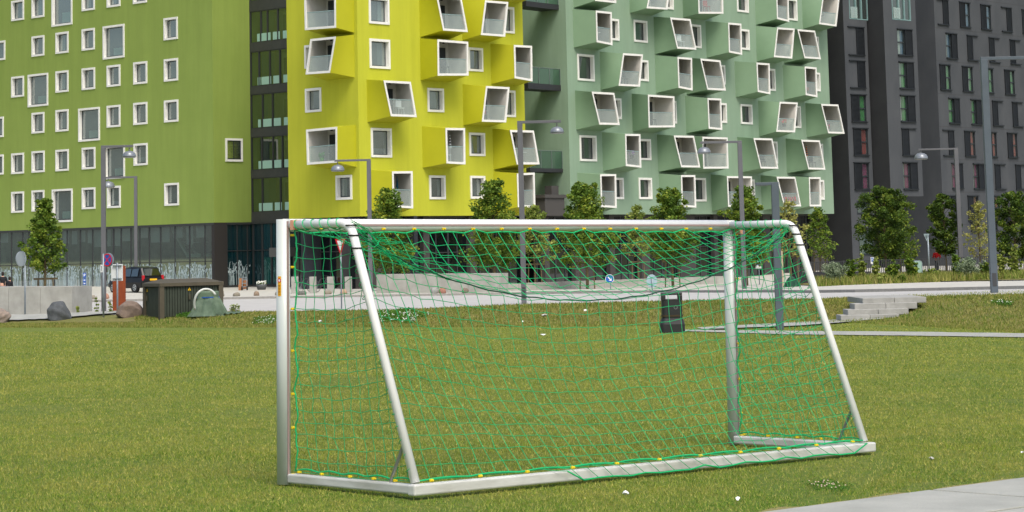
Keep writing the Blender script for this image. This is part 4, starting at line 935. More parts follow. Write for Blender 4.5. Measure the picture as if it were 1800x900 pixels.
# skirt thrown over the rear ground bar
sk = []
for i in range(0, 22):
    u = .25+i/21*.69; hang = (.03 if i in (0, 21) else 1)*rnd.uniform(.65, 1.0)
    p0 = G(GL*u, BD-.02, .105); p1 = G(GL*(u+.012), BD+.07, .094); p2 = G(GL*(u+.03), BD+.085+.03*rnd.random(), max(.012, .09-.085*hang)); 
    for a_, b_ in ((p0, p1), (p1, p2)): NETA.append(a_); NETB.append(b_)
    sk.append(p2)
net = tubes_np(NETA, NETB, .0029, 'net', netm, GOAL); net['label'] = 'green rope net sagging between the rear stanchions'
A_, B_ = sk[:-1], sk[1:]
bl = [G(.05, .085, CT-.03)]
# border rope: crossbar scallops, posts, ground bars
def rope(pts, r=.0065, nm='border_rope', m=netm): mb = MB(); mb.tube(pts, r, 5); return mb.build(nm, m, GOAL, smooth=True)
rope([P[i, 0] for i in range(nc)])
rope([p+gu*.004*math.sin(3*k) for k, p in enumerate(sk)])
for a, sgn in ((.035, 1), (GL-.035, -1)):
    rope([G(a, .085+.030*abs(math.sin(t*math.pi*6))+(.02*rnd.random()), CT-.03-(CT-.13)*t) for t in np.linspace(0, 1, 49)])
    rope([G(a, .08+(TD-.1)*t, CT-.035+.01*math.sin(t*22)) for t in np.linspace(0, 1, 20)], .005)
    rope([G(a, .1+(BD-.12)*t, .10+.018*abs(math.sin(t*math.pi*5))) for t in np.linspace(0, 1, 30)])
rope([G(.05+(GL-.1)*t, BD-.02+.01*math.sin(t*40), .10+.012*abs(math.sin(t*math.pi*10))) for t in np.linspace(0, 1, 80)])
rope([ropept(u)+gu*.0 for u in np.linspace(.02, .98, 60)], .0055, 'elastic_cord', dkrope)
# helical lashing on the left top tube
rope([G(.03, .1+.62*t, CT)+(gx*math.cos(t*2*math.pi*6)+gu*math.sin(t*2*math.pi*6))*.037 for t in np.linspace(0, 1, 110)], .0035, 'lashing')
rope([G(GL-.03, .1+.62*t, CT)+(gx*math.cos(t*2*math.pi*7)+gu*math.sin(t*2*math.pi*7))*.037 for t in np.linspace(0, 1, 110)], .0035, 'lashing')
for a_ in (.03, GL-.03):
    q0, q1 = G(a_, TD+.02, CT-.12), G(a_, BD-.05, .14); d_ = (q1-q0)/np.linalg.norm(q1-q0); e_ = np.cross(d_, gx); n_ = 18
    for k in range(n_):
        c_ = q0+(q1-q0)*(k+.5)/n_; rope([c_+(gx*math.cos(w_)+e_*math.sin(w_))*.036+d_*.012*math.sin(w_+k) for w_ in np.linspace(0, 2*math.pi, 11)], .0026, 'lashing')
def clip(p, ax):
    mb = MB(); mb.obox(p, gx*.014, gn*.010, gu*.009); mb.obox(p+gn*.012, gx*.007, gn*.010, gu*.006); mb.build('net_clip', clipm, GOAL, bevel=.003)
for k in range(1, 16): clip(G(GL*k/16.-.01, .075, CT-.030), 0)
for v in (412, 469, 543, 617, 693, 752, 834): clip(G(.03, .078, CT*(1-(v-394)/457.)), 0); 
for v in (415, 492, 545, 605, 667, 726, 765): clip(G(GL+.0, .085, CT*(1-(v-398)/383.)), 0)
for t in (.1, .28, .5, .68, .84, .97): clip(G(.03, BD*t, .095), 0); clip(G(GL-.03, BD*t, .095), 0)
for k in range(11): clip(G(GL*(k+.35)/10.8, BD+.0, .1), 0)
# ================================================================== LAMPS
lampm = mat('lamp_post_grey', (98, 99, 102), .5, (90, 92, 96), 2); lampm2 = mat('lamp_post_blue', (84, 94, 102), .5, (76, 86, 94), 2); domem = mat('lamp_dome', (128, 134, 140), .35, metal=.3); jointm = mat('lamp_joint', (60, 62, 64), .6)
def lamp(u, vb, vt, w, arm, label, m=None, Y=None, dome=True):
    p = uy(u, Y) if Y else place(u, vb, 60); Y = p[1]; s = Y/f; m = m or lampm
    H = (px(u, vt, Y)-p)[2]; hw = w*s/2
    L = thing('street_lamp', label, 'street lamp', p, 'tall street lamps with side arms along the roads')
    mb = MB(); mb.obox(p+UP*H/2, (hw, 0, 0), (0, hw, 0), UP*H/2); mb.build('pole', m, L, bevel=.01)
    mb = MB(); mb.obox(p+UP*.5+np.array([0, -hw-.006, 0]), (hw*.6, 0, 0), (0, .006, 0), UP*.25); mb.build('service_hatch', jointm, L)
    al = arm*s; sg = 1 if arm > 0 else -1
    mb = MB(); mb.obox(p+UP*(H+.03)+np.array([al/2-sg*hw*.5, 0, 0]), (abs(al)/2+hw*.5, 0, 0), (0, hw*.7, 0), UP*.06); mb.build('arm', m, L, bevel=.01)
    if dome:
        c = p+UP*(H-.05)+np.array([al-sg*.18, 0, 0])
        mb = MB(); mb.tube([c, c-UP*.16], .03, 6); mb.build('hanger', m, L)
        R_ = .36*(s/.030); mb = MB(); mb.lathe(c-UP*(.16+R_*.86), [(R_, 0), (R_*.995, .04), (R_*.95, R_*.32), (R_*.8, R_*.6), (R_*.5, R_*.8), (R_*.14, R_*.88)], 20); mb.build('lamp_shade', domem, L, smooth=True)
        mb = MB(); mb.lathe(c-UP*(.16+R_*.86+.04), [(R_*.9, 0), (R_*.9, .05)], 20); mb.build('diffuser', mat('lamp_diffuser', (150, 152, 150), .5), L)
    return L
lamp(182.5, 550, 259, 7.6, 52, 'tall grey lamp post with arm pointing right in front of the olive building')
lamp(239, 511, 312, 5.4, -53, 'lamp post by the parked black car with its arm pointing left', Y=160)
lamp(652, 520, 282, 7.2, -60, 'lamp post at left of the yellow balconies, arm over the net corner pointing left')
lamp(919, 533, 216, 9.2, 72, 'grey lamp post in front of the gap between yellow and green blocks', Y=107.5)
lamp(1309, 512, 250, 7.6, -69, 'lamp post directly behind the right goal post with arm pointing left')
lamp(1690, 480, 262, 7.0, -66, 'lamp post between the trees before the black building, arm pointing left')
lamp(1748, 515, 104, 12, 120, 'nearest lamp post at the far right with its arm leaving the picture', m=lampm2)
# square portal lamp standing on the path
p = place(1371, 580, 40); s = p[1]/f; H = (px(1371, 320, p[1])-p)[2]
L = thing('street_lamp', 'short thick lamp post on the path with a stubby square arm', 'street lamp', p)
mb = MB(); mb.obox(p+UP*H/2, (6.4*s, 0, 0), (0, 6*s, 0), UP*H/2); mb.build('pole', lampm2, L, bevel=.01)
mb = MB(); mb.obox(p+UP*(H-2.5*s)+np.array([-20*s, 0, 0]), (14*s, 0, 0), (0, 5.5*s, 0), UP*2.6*s); mb.build('arm', lampm2, L, bevel=.01)
mb = MB(); mb.obox(p+UP*(H-5.6*s)+np.array([-22*s, 0, 0]), (9*s, 0, 0), (0, 4*s, 0), UP*.5*s); mb.build('light_panel', mat('lamp_panel', (150, 154, 158), .4), L)
# ================================================================== TREES
def leafmat(name, cols):
    m = bpy.data.materials.new(name); m.use_nodes = True; t = m.node_tree; b = t.nodes['Principled BSDF']; b.inputs['Roughness'].default_value = .6; b.inputs['Specular IOR Level'].default_value = .25
    at = t.nodes.new('ShaderNodeAttribute'); at.attribute_name = 'rnd'; r = t.nodes.new('ShaderNodeValToRGB')
    cr = r.color_ramp; cr.elements[0].color = lin(cols[0]); cr.elements[1].color = lin(cols[-1])
    for i, c in enumerate(cols[1:-1]): e = cr.elements.new((i+1)/(len(cols)-1)); e.color = lin(c)
    t.links.new(at.outputs['Fac'], r.inputs[0])
    df = t.nodes.new('ShaderNodeBsdfTranslucent'); t.links.new(r.outputs[0], df.inputs[0]); mx = t.nodes.new('ShaderNodeMixShader'); mx.inputs[0].default_value = .28
    t.links.new(r.outputs[0], b.inputs['Base Color']); t.links.new(b.outputs[0], mx.inputs[1]); t.links.new(df.outputs[0], mx.inputs[2]); t.links.new(mx.outputs[0], t.nodes['Material Output'].inputs[0])
    return m
LM = {'dark': leafmat('leaf_dark', [(34, 54, 20), (54, 78, 26), (82, 108, 36), (136, 150, 54)]), 'mid': leafmat('leaf_mid', [(44, 68, 20), (76, 104, 32), (108, 136, 46), (164, 172, 66)]),
      'light': leafmat('leaf_light', [(84, 104, 40), (112, 132, 54), (138, 152, 70), (166, 170, 90)]), 'pale': leafmat('leaf_pale', [(130, 138, 64), (156, 158, 84), (178, 174, 100)]),
      'silver': leafmat('leaf_silver', [(96, 116, 84), (128, 144, 112), (160, 172, 140)])}
bark = mat('bark', (104, 92, 62), .9, (84, 76, 56), 9); stakem = mat('stake_wood', (120, 106, 78), .85, (100, 88, 62), 6)
def leaves(name, centers, rad, N, size, m, parent, seed, flat=.6):
    r = np.random.default_rng(seed); k = r.integers(0, len(centers), N); c = np.array(centers)[k]; R_ = np.array(rad)[k]
    d = r.normal(size=(N, 3)); d /= np.linalg.norm(d, axis=1)[:, None]; q = r.random(N)**(1/2.2)
    p = c+d*(R_*q)[:, None]*np.array([1, 1, .8])
    a = r.normal(size=(N, 3)); a /= np.linalg.norm(a, axis=1)[:, None]; a[:, 2] *= .5
    b = np.cross(a, r.normal(size=(N, 3))); b /= np.linalg.norm(b, axis=1)[:, None]
    sz = size*(.55+.9*r.random(N))[:, None]
    V = np.stack([p-a*sz*.5, p+b*sz*.36+a*sz*.05, p+a*sz*.6, p-b*sz*.36+a*sz*.05], 1).reshape(-1, 3)
    clump = r.random(len(centers))[k]
    return rawmesh(name, V, np.arange(4*N).reshape(-1, 4), m, parent=parent, rndattr=np.clip(.15+.45*clump+.55*r.random(N)-.1, 0, 1))
def tree(u, vb, vt, vc, wpx, kind, label, Y=None, N=7000, stakes=False, dens=1., seed=1, shape='cone', group='young street trees around the buildings', size=None, name='street_tree', v_tr=None):
    p = uy(u, Y) if Y else place(u, vb, 60); Y = p[1]; s = Y/f; r = random.Random(seed*13+5)
    Ht = (px(u, vt, Y)-p)[2]; Hc = (px(u, vc, Y)-p)[2]; Wd = wpx*s/2*1.16
    T = thing(name, label, 'tree', p, group)
    # trunk
    n = 7; tr = [p+np.array([.04*math.sin(i*1.7+seed)*i/n*Ht*.25, .03*math.cos(i*2.1+seed)*Ht*.1, Ht*.93*i/n]) for i in range(n+1)]
    r0 = max(.055, .016*Ht); mb = MB(); mb.tube(tr, [r0*(1-.85*i/n) for i in range(n+1)], 8); tk = mb.build('trunk', bark, T, smooth=True)
    cs, rs = [], []; lb = MB()
    nb = int(30*dens)+14
    for i in range(nb):
        h = Hc+(Ht-Hc)*(i+.5)/nb*.97; k = (h-Hc)/(Ht-Hc)
        prof = ((min(1, .62+k*3.0))*(1.08-k)**.72 if shape == 'cone' else math.sqrt(max(0, 1-(2*k-.9)**2*.9)))
        ang = i*2.4+r.uniform(-.4, .4); L_ = Wd*prof*r.uniform(.6, 1.12)
        b0 = p+UP*(h-L_*.35); e = p+np.array([math.cos(ang)*L_*.82, math.sin(ang)*L_*.82, h+L_*r.uniform(.0, .3)])
        lb.tube([b0, (b0+e)/2+UP*.1*L_, e], [.022, .015, .006], 4)
        rr = max(.16, Wd*.25*r.uniform(.7, 1.2)*(1-.35*k)); cs.append(e); rs.append(rr)
        cs.append((b0*.4+e*.6)); rs.append(rr*1.0)
        if r.random() < .5: cs.append(e+np.array([r.uniform(-1, 1), r.uniform(-1, 1), r.uniform(-.3, .8)])*rr*1.1); rs.append(rr*.5)
    cs.append(p+UP*(Ht-.1)); rs.append(.22*max(1, Wd/2))
    lb.build('limb', bark, T)
    leaves('crown', cs, rs, int(N*1.3), size or (.15 if Y > 100 else .12), LM[kind], T, seed)
    if stakes:
        mb = MB(); hs = 1.7
        for dx in (-.45, .45): mb.tube([p+np.array([dx, .2, 0]), p+np.array([dx*.85, .15, hs])], .04, 6)
        mb.obox(p+np.array([0, .15, hs-.03]), (.62, 0, 0), (0, .03, 0), UP*.05); tag(mb.build('tree_stake', stakem, loc=p), 'wooden stake frame supporting '+stakes, 'tree stakes', 'wooden frames staking young trees')
    return T
tree(79, 547, 350, 476, 84, 'mid', 'young lime tree in front of the olive building at far left', N=6000, seed=3, shape='cone', stakes='the young lime tree by the left concrete wall')
tree(684, 506, 334, 472, 112, 'mid', 'tree behind the concrete wall under the lower left yellow balcony', Y=150, N=8000, seed=4)
tree(868, 506, 318, 466, 120, 'mid', 'pointed tree in front of the lowest right part of the yellow block', Y=148, N=9000, seed=5)
tree(941, 511, 362, 455, 82, 'light', 'thin light leaved young tree beside the lamp post at the building gap', N=2600, seed=6, dens=.7, stakes='the thin tree beside the middle lamp post')
tree(1031, 507, 324, 462, 112, 'mid', 'dense cone shaped tree before the left corner of the green block', Y=146, N=9500, seed=7, stakes='the dense tree at the corner of the green block')
tree(1123, 504, 360, 447, 66, 'light', 'sparse light young tree between two dense ones in front of the green block', N=1900, seed=8, dens=.6, stakes='the sparse tree before the green block')
tree(1181, 502, 334, 456, 104, 'mid', 'dense tree in front of the middle of the green block', Y=146, N=8500, seed=9, stakes='the dense tree before the middle of the green block')
tree(1311, 500, 328, 460, 104, 'mid', 'dense tree behind the right goal post in front of the green block', Y=140, N=8500, seed=10)
tree(1391, 505, 352, 450, 70, 'pale', 'sparse yellowish sapling right of the portal lamp', N=1000, seed=11, dens=.5, stakes='the yellowish sapling by the green sack')
tree(1443, 487, 366, 452, 60, 'mid', 'small round tree at the right end of the green block', N=2600, seed=12, stakes='the small tree at the end of the green block')
tree(1556, 474, 330, 448, 100, 'dark', 'largest dark green tree before the black building', Y=165, N=12000, seed=13, shape='round')
tree(1583, 482, 348, 462, 84, 'mid', 'lighter young tree standing in front of the largest dark tree', N=5200, seed=14, stakes='the light tree before the dark one', size=.13)
tree(1662, 474, 342, 446, 64, 'dark', 'dark tree right of the red coated person', Y=170, N=9000, seed=15, shape='round')
tree(1724, 478, 354, 452, 62, 'pale', 'thin yellow green sapling between the two right lamp posts', N=1500, seed=16, dens=.6)
tree(1784, 474, 338, 452, 80, 'dark', 'dark tree at the right edge behind the nearest lamp post', Y=165, N=10000, seed=17, shape='round')
# ================================================================== PATHS AND STEPS
def surf(name, up, lo, m, dz=.02, n=40):
    ua, va = zip(*up); ub, vb = zip(*lo); V = []; Fc_ = []
    for i in range(n+1):
        t = i/n; a0 = ua[0]+(ua[-1]-ua[0])*t; b0 = ub[0]+(ub[-1]-ub[0])*t
        p = place(a0, float(np.interp(a0, ua, va)), 40); q = place(b0, float(np.interp(b0, ub, vb)), 40)
        V += [(p[0], p[1], p[2]+dz), ((p[0]+q[0])/2, (p[1]+q[1])/2, gz((p[0]+q[0])/2, (p[1]+q[1])/2)+dz), (q[0], q[1], q[2]+dz)]
    for i in range(n): Fc_ += [(3*i, 3*i+1, 3*i+4, 3*i+3), (3*i+1, 3*i+2, 3*i+5, 3*i+4)]
    o = rawmesh(name, V, Fc_, m); o['kind'] = 'structure'; return o
surf('path', [(1195, 580.5), (1400, 583), (1600, 584.5), (1850, 588)], [(1192, 583), (1400, 589.5), (1600, 591.5), (1850, 595)], slabm, .025)
surf('path', [(1225, 578), (1400, 568.5), (1478, 563.5), (1560, 562)], [(1235, 581), (1400, 575), (1480, 569), (1545, 563.5)], slabm, .05, 24)
surf('path', [(14, 556), (85, 555), (205, 549.5), (235, 548)], [(14, 566.5), (85, 563.5), (205, 553), (235, 551)], slabm, .09, 24)
conm = mat('cast_concrete', (168, 168, 160), .9, (146, 146, 138), 1.6, bump=.25, bscale=20); stonec = mat('step_concrete', (164, 164, 158), .9, (142, 142, 136), 2.5, bump=.3, bscale=18)
YS = 85.; tops = [(1478, 1581, 553, 563.5), (1490, 1597, 543, 553.5), (1502, 1612, 532.5, 543.5), (1516, 1628, 522.7, 533)]
p = px(1540, 563, YS); ST = thing('concrete_steps', 'short flight of broad concrete steps up the grass bank', 'steps', p)
for i, (a, b_, v0, v1) in enumerate(tops):
    Yk = YS+i*.42; A_ = px(a, v0, Yk); B_ = px(b_, v0+.6, Yk); lo = px(a, v1+1.5, Yk)[2]; z = (A_[2]+B_[2])/2; mb = MB(); dep = 1.3 if i < 3 else 4.0
    mid = (A_+B_)/2; hw = (B_[0]-A_[0])/2
    mb.box(A_[0], mid[0]-.006, Yk, Yk+dep, lo, z); mb.box(mid[0]+.006, B_[0], Yk, Yk+dep, lo, z); mb.build('step', stonec, ST, bevel=.015)
# ================================================================== CONCRETE WALLS AND BLOCKS
def wallpx(name, label, cat, u0, v0t, v0b, u1, v1t, v1b, th_, Y0, Y1, m=conm, group=None, joints=0):
    a, b_ = px(u0, v0b, Y0), px(u1, v1b, Y1); ta, tb = px(u0, v0t, Y0)[2], px(u1, v1t, Y1)[2]
    a[2] = min(a[2], gz(a[0], a[1])); b_[2] = min(b_[2], gz(b_[0], b_[1]))
    d = b_-a; d[2] = 0; d /= np.linalg.norm(d); n = np.array([-d[1], d[0], 0]); mb = MB()
    lw = np.linalg.norm((b_-a)[:2]); k = max(1, joints)
    for i in range(k):
        s0_, s1_ = lw*i/k+.008, lw*(i+1)/k-.008
        q0 = a+d*s0_; q1 = a+d*s1_; z0a, z0b = a[2]-.3, b_[2]-.3; t0, t1 = ta+(tb-ta)*i/k, ta+(tb-ta)*(i+1)/k
        mb.add([(q0[0], q0[1], z0a), (q1[0], q1[1], z0b), (q1[0]+n[0]*th_, q1[1]+n[1]*th_, z0b), (q0[0]+n[0]*th_, q0[1]+n[1]*th_, z0a),
                (q0[0], q0[1], t0), (q1[0], q1[1], t1), (q1[0]+n[0]*th_, q1[1]+n[1]*th_, t1), (q0[0]+n[0]*th_, q0[1]+n[1]*th_, t0)], [(0, 1, 5, 4), (1, 2, 6, 5), (2, 3, 7, 6), (3, 0, 4, 7), (4, 5, 6, 7), (3, 2, 1, 0)])
    return tag(mb.build(name, m, loc=a), label, cat, group)
wallpx('concrete_wall', 'thick concrete retaining wall behind the young tree at far left', 'wall', -40, 505, 548, 127, 504, 546, 2.2, 122, 120.5, joints=3)
wallpx('concrete_wall', 'long pale concrete wall behind the left half of the net', 'wall', 662, 482.5, 512, 878, 480.5, 514, 1.6, 142, 139.5, joints=4)
wallpx('concrete_wall', 'low grey concrete wall running below the green block', 'wall', 881, 499, 512.5, 1286, 485, 500, .8, 146, 158, joints=14)
blk0 = MB()
for i, (a, b_) in enumerate(((511, 523), (543, 554.5), (574, 586), (605, 617))):
    Yb = 146.; A_, B_ = uy(a, Yb), uy(b_, Yb); A_[2] += .1; z = px(a, 486.5, Yb)[2]; mb = MB(); mb.box(A_[0], B_[0], Yb, Yb+.5, A_[2]-.1, z)
    tag(mb.build('concrete_block', conm, loc=A_, bevel=.02), ['first upright concrete block, right beside the left goal post', 'second upright concrete block counted from the left post', 'third upright concrete block counted from the left post', 'fourth upright concrete block, next to the yield sign pole'][i], 'concrete block', 'upright concrete blocks before the entrance')
# ================================================================== STONES
def stone(u, v, w, h, col, c2, label, Y=None, seed=1, big=False, group='round boulders along the pavement'):
    p = uy(u, Y) if Y else place(u, v, 60); s = p[1]/f; r = np.random.default_rng(seed)
    import bmesh
    bm = bmesh.new(); bmesh.ops.create_icosphere(bm, subdivisions=4 if big else 3, radius=1.)
    ph = r.normal(size=(7, 3)); ph /= np.linalg.norm(ph, axis=1)[:, None]; dd = r.uniform(.62, .92, 7)
    ph2 = r.normal(size=(5, 3))*2.2
    for vtx in bm.verts:
        c = np.array(vtx.co); k = 1.
        if big:
            for a_, d_ in zip(ph, dd):
                q = np.dot(c, a_)
                if q > d_: c = c-a_*(q-d_)*.9
        k = 1+(.05 if big else .07)*math.sin(np.dot(ph2[0], c)*1.3)+.035*math.sin(np.dot(ph2[1], c)*2.7)+.015*math.sin(np.dot(ph2[2], c)*7)
        vtx.co = Vector(c*k)
    hw, hh = w*s/2, h*s
    me = bpy.data.meshes.new('boulder')
    zmin = -.55
    for vtx in bm.verts: vtx.co = Vector((vtx.co.x*hw, vtx.co.y*hw*.85, (max(vtx.co.z, zmin)-zmin)/(1-zmin)*hh))
    bm.to_mesh(me); bm.free(); me.polygons.foreach_set('use_smooth', [not big]*len(me.polygons))
    me.materials.append(mat('stone_%d_%d' % (col[0], c2[0]), col, .9, c2, 5, bump=.6, bscale=22))
    o = bpy.data.objects.new('boulder', me); COL.objects.link(o); p[2] += .1 if not big else -.05; o.location = tuple(float(q) for q in p); tag(o, label, 'boulder', group)
gB = 'large boulders on the verge'
stone(2, 568, 34, 27, (150, 134, 120), (118, 110, 102), 'pinkish boulder cut by the left edge of the picture', seed=1, big=True, group=gB)
stone(105, 562, 46, 33, (90, 94, 96), (66, 70, 72), 'large dark grey boulder by the left path', seed=12, big=True, group=gB)
stone(228, 557, 48, 28, (128, 112, 98), (104, 92, 84), 'brown boulder beside the rust coloured panel and cabinet', seed=7, big=True, group=gB)
sl_ = [(163, 'grey-brown stone below the blue parking sign', 11, 8.5, (150, 144, 130)), (187, 'pink stone by the front wheel of the black car', 10, 10, (176, 136, 116)), (387, 'stone just right of the green cabinet', 13, 13, (140, 134, 118)), (415, 'low brown stone below the hand trolley', 12.5, 7.5, (140, 122, 102)),
       (450, 'brown stone below the flower planter', 10, 9, (146, 128, 108)), (487, 'stone right at the left goal post', 9, 8, (140, 126, 108)), (530, 'flat dark stone between first two concrete blocks', 16, 8, (110, 112, 104)), (575, 'olive brown stone before the third concrete block', 13.5, 8, (140, 130, 104)),
       (603, 'light pink stone at the yield sign pole', 12, 9, (182, 152, 128)), (762, 'pale grey stone at the long wall, left of a pair', 13, 12, (156, 158, 152)), (776.5, 'reddish stone at the long wall, right of a pair', 13, 11, (164, 118, 100)), (816, 'brown stone alone before the right part of the long wall', 12, 10, (124, 112, 98))]
for i, (u, lb, w, h, c) in enumerate(sl_):
    stone(u, 0, w, h, c, tuple(int(q*.82) for q in c), lb, Y=141.5 if i < 9 else 138.9, seed=20+i)
# ================================================================== SIGNS
galv = mat('galvanised_steel', (142, 152, 158), .45, (128, 138, 144), 9, metal=.35); sback = mat('sign_back', (150, 160, 164), .5, metal=.2)
bluem = mat('sign_blue', (18, 84, 170), .4); redm = mat('sign_red', (196, 24, 40), .4); swhite = mat('sign_white', (224, 226, 224), .4)
def pole(T, p, h, r=.035, m=None): mb = MB(); mb.tube([p-UP*.1, p+UP*h], r, 8); mb.build('post', m or galv, T, smooth=True)
def sfr(p): s = p[1]/f; return s
# no stopping
p = place(182, 558, 60); s = sfr(p); T = thing('traffic_sign', 'no stopping sign, blue disc with red cross, on a grey pole at left', 'road sign', p)
pole(T, p, (px(182, 446, p[1])-p)[2], .045); c = px(188.3, 457, p[1]-.1); nn = (-.62, -1, 0)
mb = MB(); mb.disc(c-np.array([-.12, -.16, 0])*.4, .335, .02, 28, nn); mb.build('sign_back', sback, T)
mb = MB(); mb.disc(c, .30, .015, 28, nn); o = mb.build('sign_face', bluem, T); n_ = np.array(nn)/np.linalg.norm(nn); ta = np.cross(n_, UP); ta /= np.linalg.norm(ta)
mb = MB(); mb.ring(c+n_*.004, .245, .302, .004, 28, nn)
mb.build('red_rim', redm, o)
mb = MB()
for sg in (1, -1): d = (ta+UP*sg)/math.sqrt(2); e = np.cross(n_, d); mb.obox(c+n_*(.004 if sg > 0 else .007), d*.25, e*.026, n_*.0015)
mb.build('red_cross', redm, o)
cp = px(178.5, 472, p[1]-.05); mb = MB(); mb.obox(cp, ta*.075, n_*.006, UP*.18); o = mb.build('plate', swhite, T)
mb = MB(); mb.obox(cp+n_*.008, ta*.012, n_*.001, UP*.11); mb.obox(cp+n_*.008+UP*.08, ta*.03, n_*.001, UP*.015); mb.build('arrow_print', blk, o)
# round sign seen from behind, far left
p = place(44, 556, 60); T = thing('traffic_sign', 'round sign seen edge on from behind at far left', 'road sign', p); pole(T, p, (px(44, 468, p[1])-p)[2], .045)
c = px(37.5, 455, p[1]); mb = MB(); nn = (.86, -.5, 0); mb.disc(c, .34, .03, 28, nn); mb.ring(c, .33, .37, .05, 28, nn); mb.build('sign_back', sback, T)
mb = MB(); mb.tube([c+UP*-.3+np.array([.16, 0, 0]), p+UP*(px(44, 468, p[1])-p)[2]], .03, 6); mb.tube([c+np.array([.17, 0, -.25]), c+np.array([.17, 0, .28]), c+np.array([.05, 0, .37])], .025, 6); mb.build('bracket', galv, T)
# white plate seen from behind
p = place(206.5, 551, 60); s = sfr(p); T = thing('traffic_sign', 'white rectangular plate seen from behind beside the rust panel', 'road sign', p); pole(T, p, (px(206, 462, p[1])-p)[2], .045)
A_, B_ = px(195.5, 494, p[1]+.08), px(216, 464, p[1]+.08); mb = MB(); mb.box(A_[0], B_[0], p[1]+.05, p[1]+.08, A_[2], B_[2]); mb.build('sign_plate', mat('plate_back', (196, 200, 198), .5), T, bevel=.006)
mb = MB()
for v in (466.5, 489.5): q = px(206, v, p[1]); mb.box(q[0]-.22, q[0]+.22, p[1]-.06, p[1]+.045, q[2]-.02, q[2]+.02)
mb.build('clamp', galv, T)
# rust steel panel
p = place(209, 550, 60); p = uy(209, p[1]+1.5); A_, B_ = px(198, 549, p[1]), px(220, 467, p[1]); mb = MB(); mb.box(A_[0], B_[0], p[1], p[1]+.18, p[2]-.1, B_[2])
tag(mb.build('steel_panel', mat('corten_rust', (136, 66, 30), .85, (116, 52, 26), 3, bump=.3), loc=p, bevel=.008), 'upright rust coloured steel panel behind the white plate', 'steel panel')
# parking board
p = uy(148.5, 141.6); p[2] += .12; T = thing('parking_sign', 'narrow blue parking board on two posts by the olive building', 'road sign', p); s = sfr(p)
for du in (-2.4, 2.6): q = px(148.5+du, 500, p[1]); mb = MB(); mb.tube([(q[0], p[1], p[2]), (q[0], p[1], px(148, 477, p[1])[2])], .03, 6); mb.build('post', galv, T)
for v0, v1 in ((479.5, 488), (489.5, 495.5), (496.5, 500.5)):
    A_, B_ = px(146.3, v1, p[1]), px(151.3, v0, p[1]); mb = MB(); mb.box(A_[0], B_[0], p[1]-.05, p[1]-.03, A_[2], B_[2]); o = mb.build('sign_plate', bluem, T)
    mb = MB(); xm = (A_[0]+B_[0])/2; zm = (A_[2]+B_[2])/2; hh = (B_[2]-A_[2])
    if v0 < 480: mb.box(xm-.045, xm-.015, p[1]-.056, p[1]-.051, zm-hh*.3, zm+hh*.3); mb.box(xm-.015, xm+.04, p[1]-.056, p[1]-.051, zm+hh*.2, zm+hh*.3); mb.box(xm-.015, xm+.04, p[1]-.056, p[1]-.051, zm-.02, zm+.03); mb.box(xm+.03, xm+.055, p[1]-.056, p[1]-.051, zm+.02, zm+hh*.26)
    else: mb.box(xm-.05, xm+.05, p[1]-.056, p[1]-.051, zm-.02, zm+.03)
    mb.build('symbol', swhite, o)
# yield sign
p = place(600.5, 543, 60); T = thing('yield_sign', 'red rimmed triangular yield sign behind the left side of the net', 'road sign', p); pole(T, p, (px(600, 424, p[1])-p)[2], .035)
def tri(c, w, h, nn, y0, th_):
    n_ = np.array(nn, float); n_ /= np.linalg.norm(n_); ta = np.cross(UP, n_); ta /= np.linalg.norm(ta)
    return [c+ta*(-w/2)+UP*(h/2)+n_*y0, c+ta*(w/2)+UP*(h/2)+n_*y0, c-UP*(h/2)+n_*y0], -n_*th_
c = px(598, 434, p[1]-.1); s = sfr(p); nn = (-.5, -.86, 0)
mb = MB(); mb.prism(*tri(c, 19*s*1.16, 28*s, nn, 0, .02)); o = mb.build('sign_face', redm, T)
mb = MB(); mb.prism(*tri(c+UP*.055, 11.5*s*1.16, 17.5*s, nn, .006, .004)); mb.build('white_field', swhite, o)
# blue arrow sign
p = uy(1071.5, 141.5); T = thing('traffic_sign', 'blue round sign with white arrow pointing down right, seen through the net', 'road sign', p); s = sfr(p)
zc_ = px(1071.5, 490, p[1]); pole(T, p, zc_[2]-p[2]); c = zc_-np.array([0, .06, 0]); R_ = 7.6*s
mb = MB(); mb.disc(c, R_, .015, 28); o = mb.build('sign_face', bluem, T); mb = MB(); mb.ring(c+np.array([0, -.004, 0]), R_*.9, R_, .003, 28); mb.build('white_rim', swhite, o)
mb = MB(); d = np.array([.66, 0, -.75]); e = np.array([.75, 0, .66]); n_ = np.array([0, -1, 0]); cc_ = c+n_*.005
mb.obox(cc_-d*R_*.12, d*R_*.45, e*R_*.12, n_*.002); mb.prism([cc_+d*R_*.68, cc_+d*R_*.1+e*R_*.5, cc_+d*R_*.32, cc_+d*R_*.1-e*R_*.5], n_*.003); mb.build('white_arrow', swhite, o)
# round sign back right
p = place(1147, 519, 60); T = thing('traffic_sign', 'back of a round grey sign above the litter bin', 'road sign', p); c = px(1146, 494, p[1]); s = sfr(p); pole(T, p, (c-p)[2]+.2)
mb = MB(); mb.disc(c+np.array([0, .06, 0]), 11.5*s, .02, 30, (.55, -.83, 0)); mb.build('sign_back', mat('sign_back_blue', (158, 180, 188), .4, metal=.2), T)
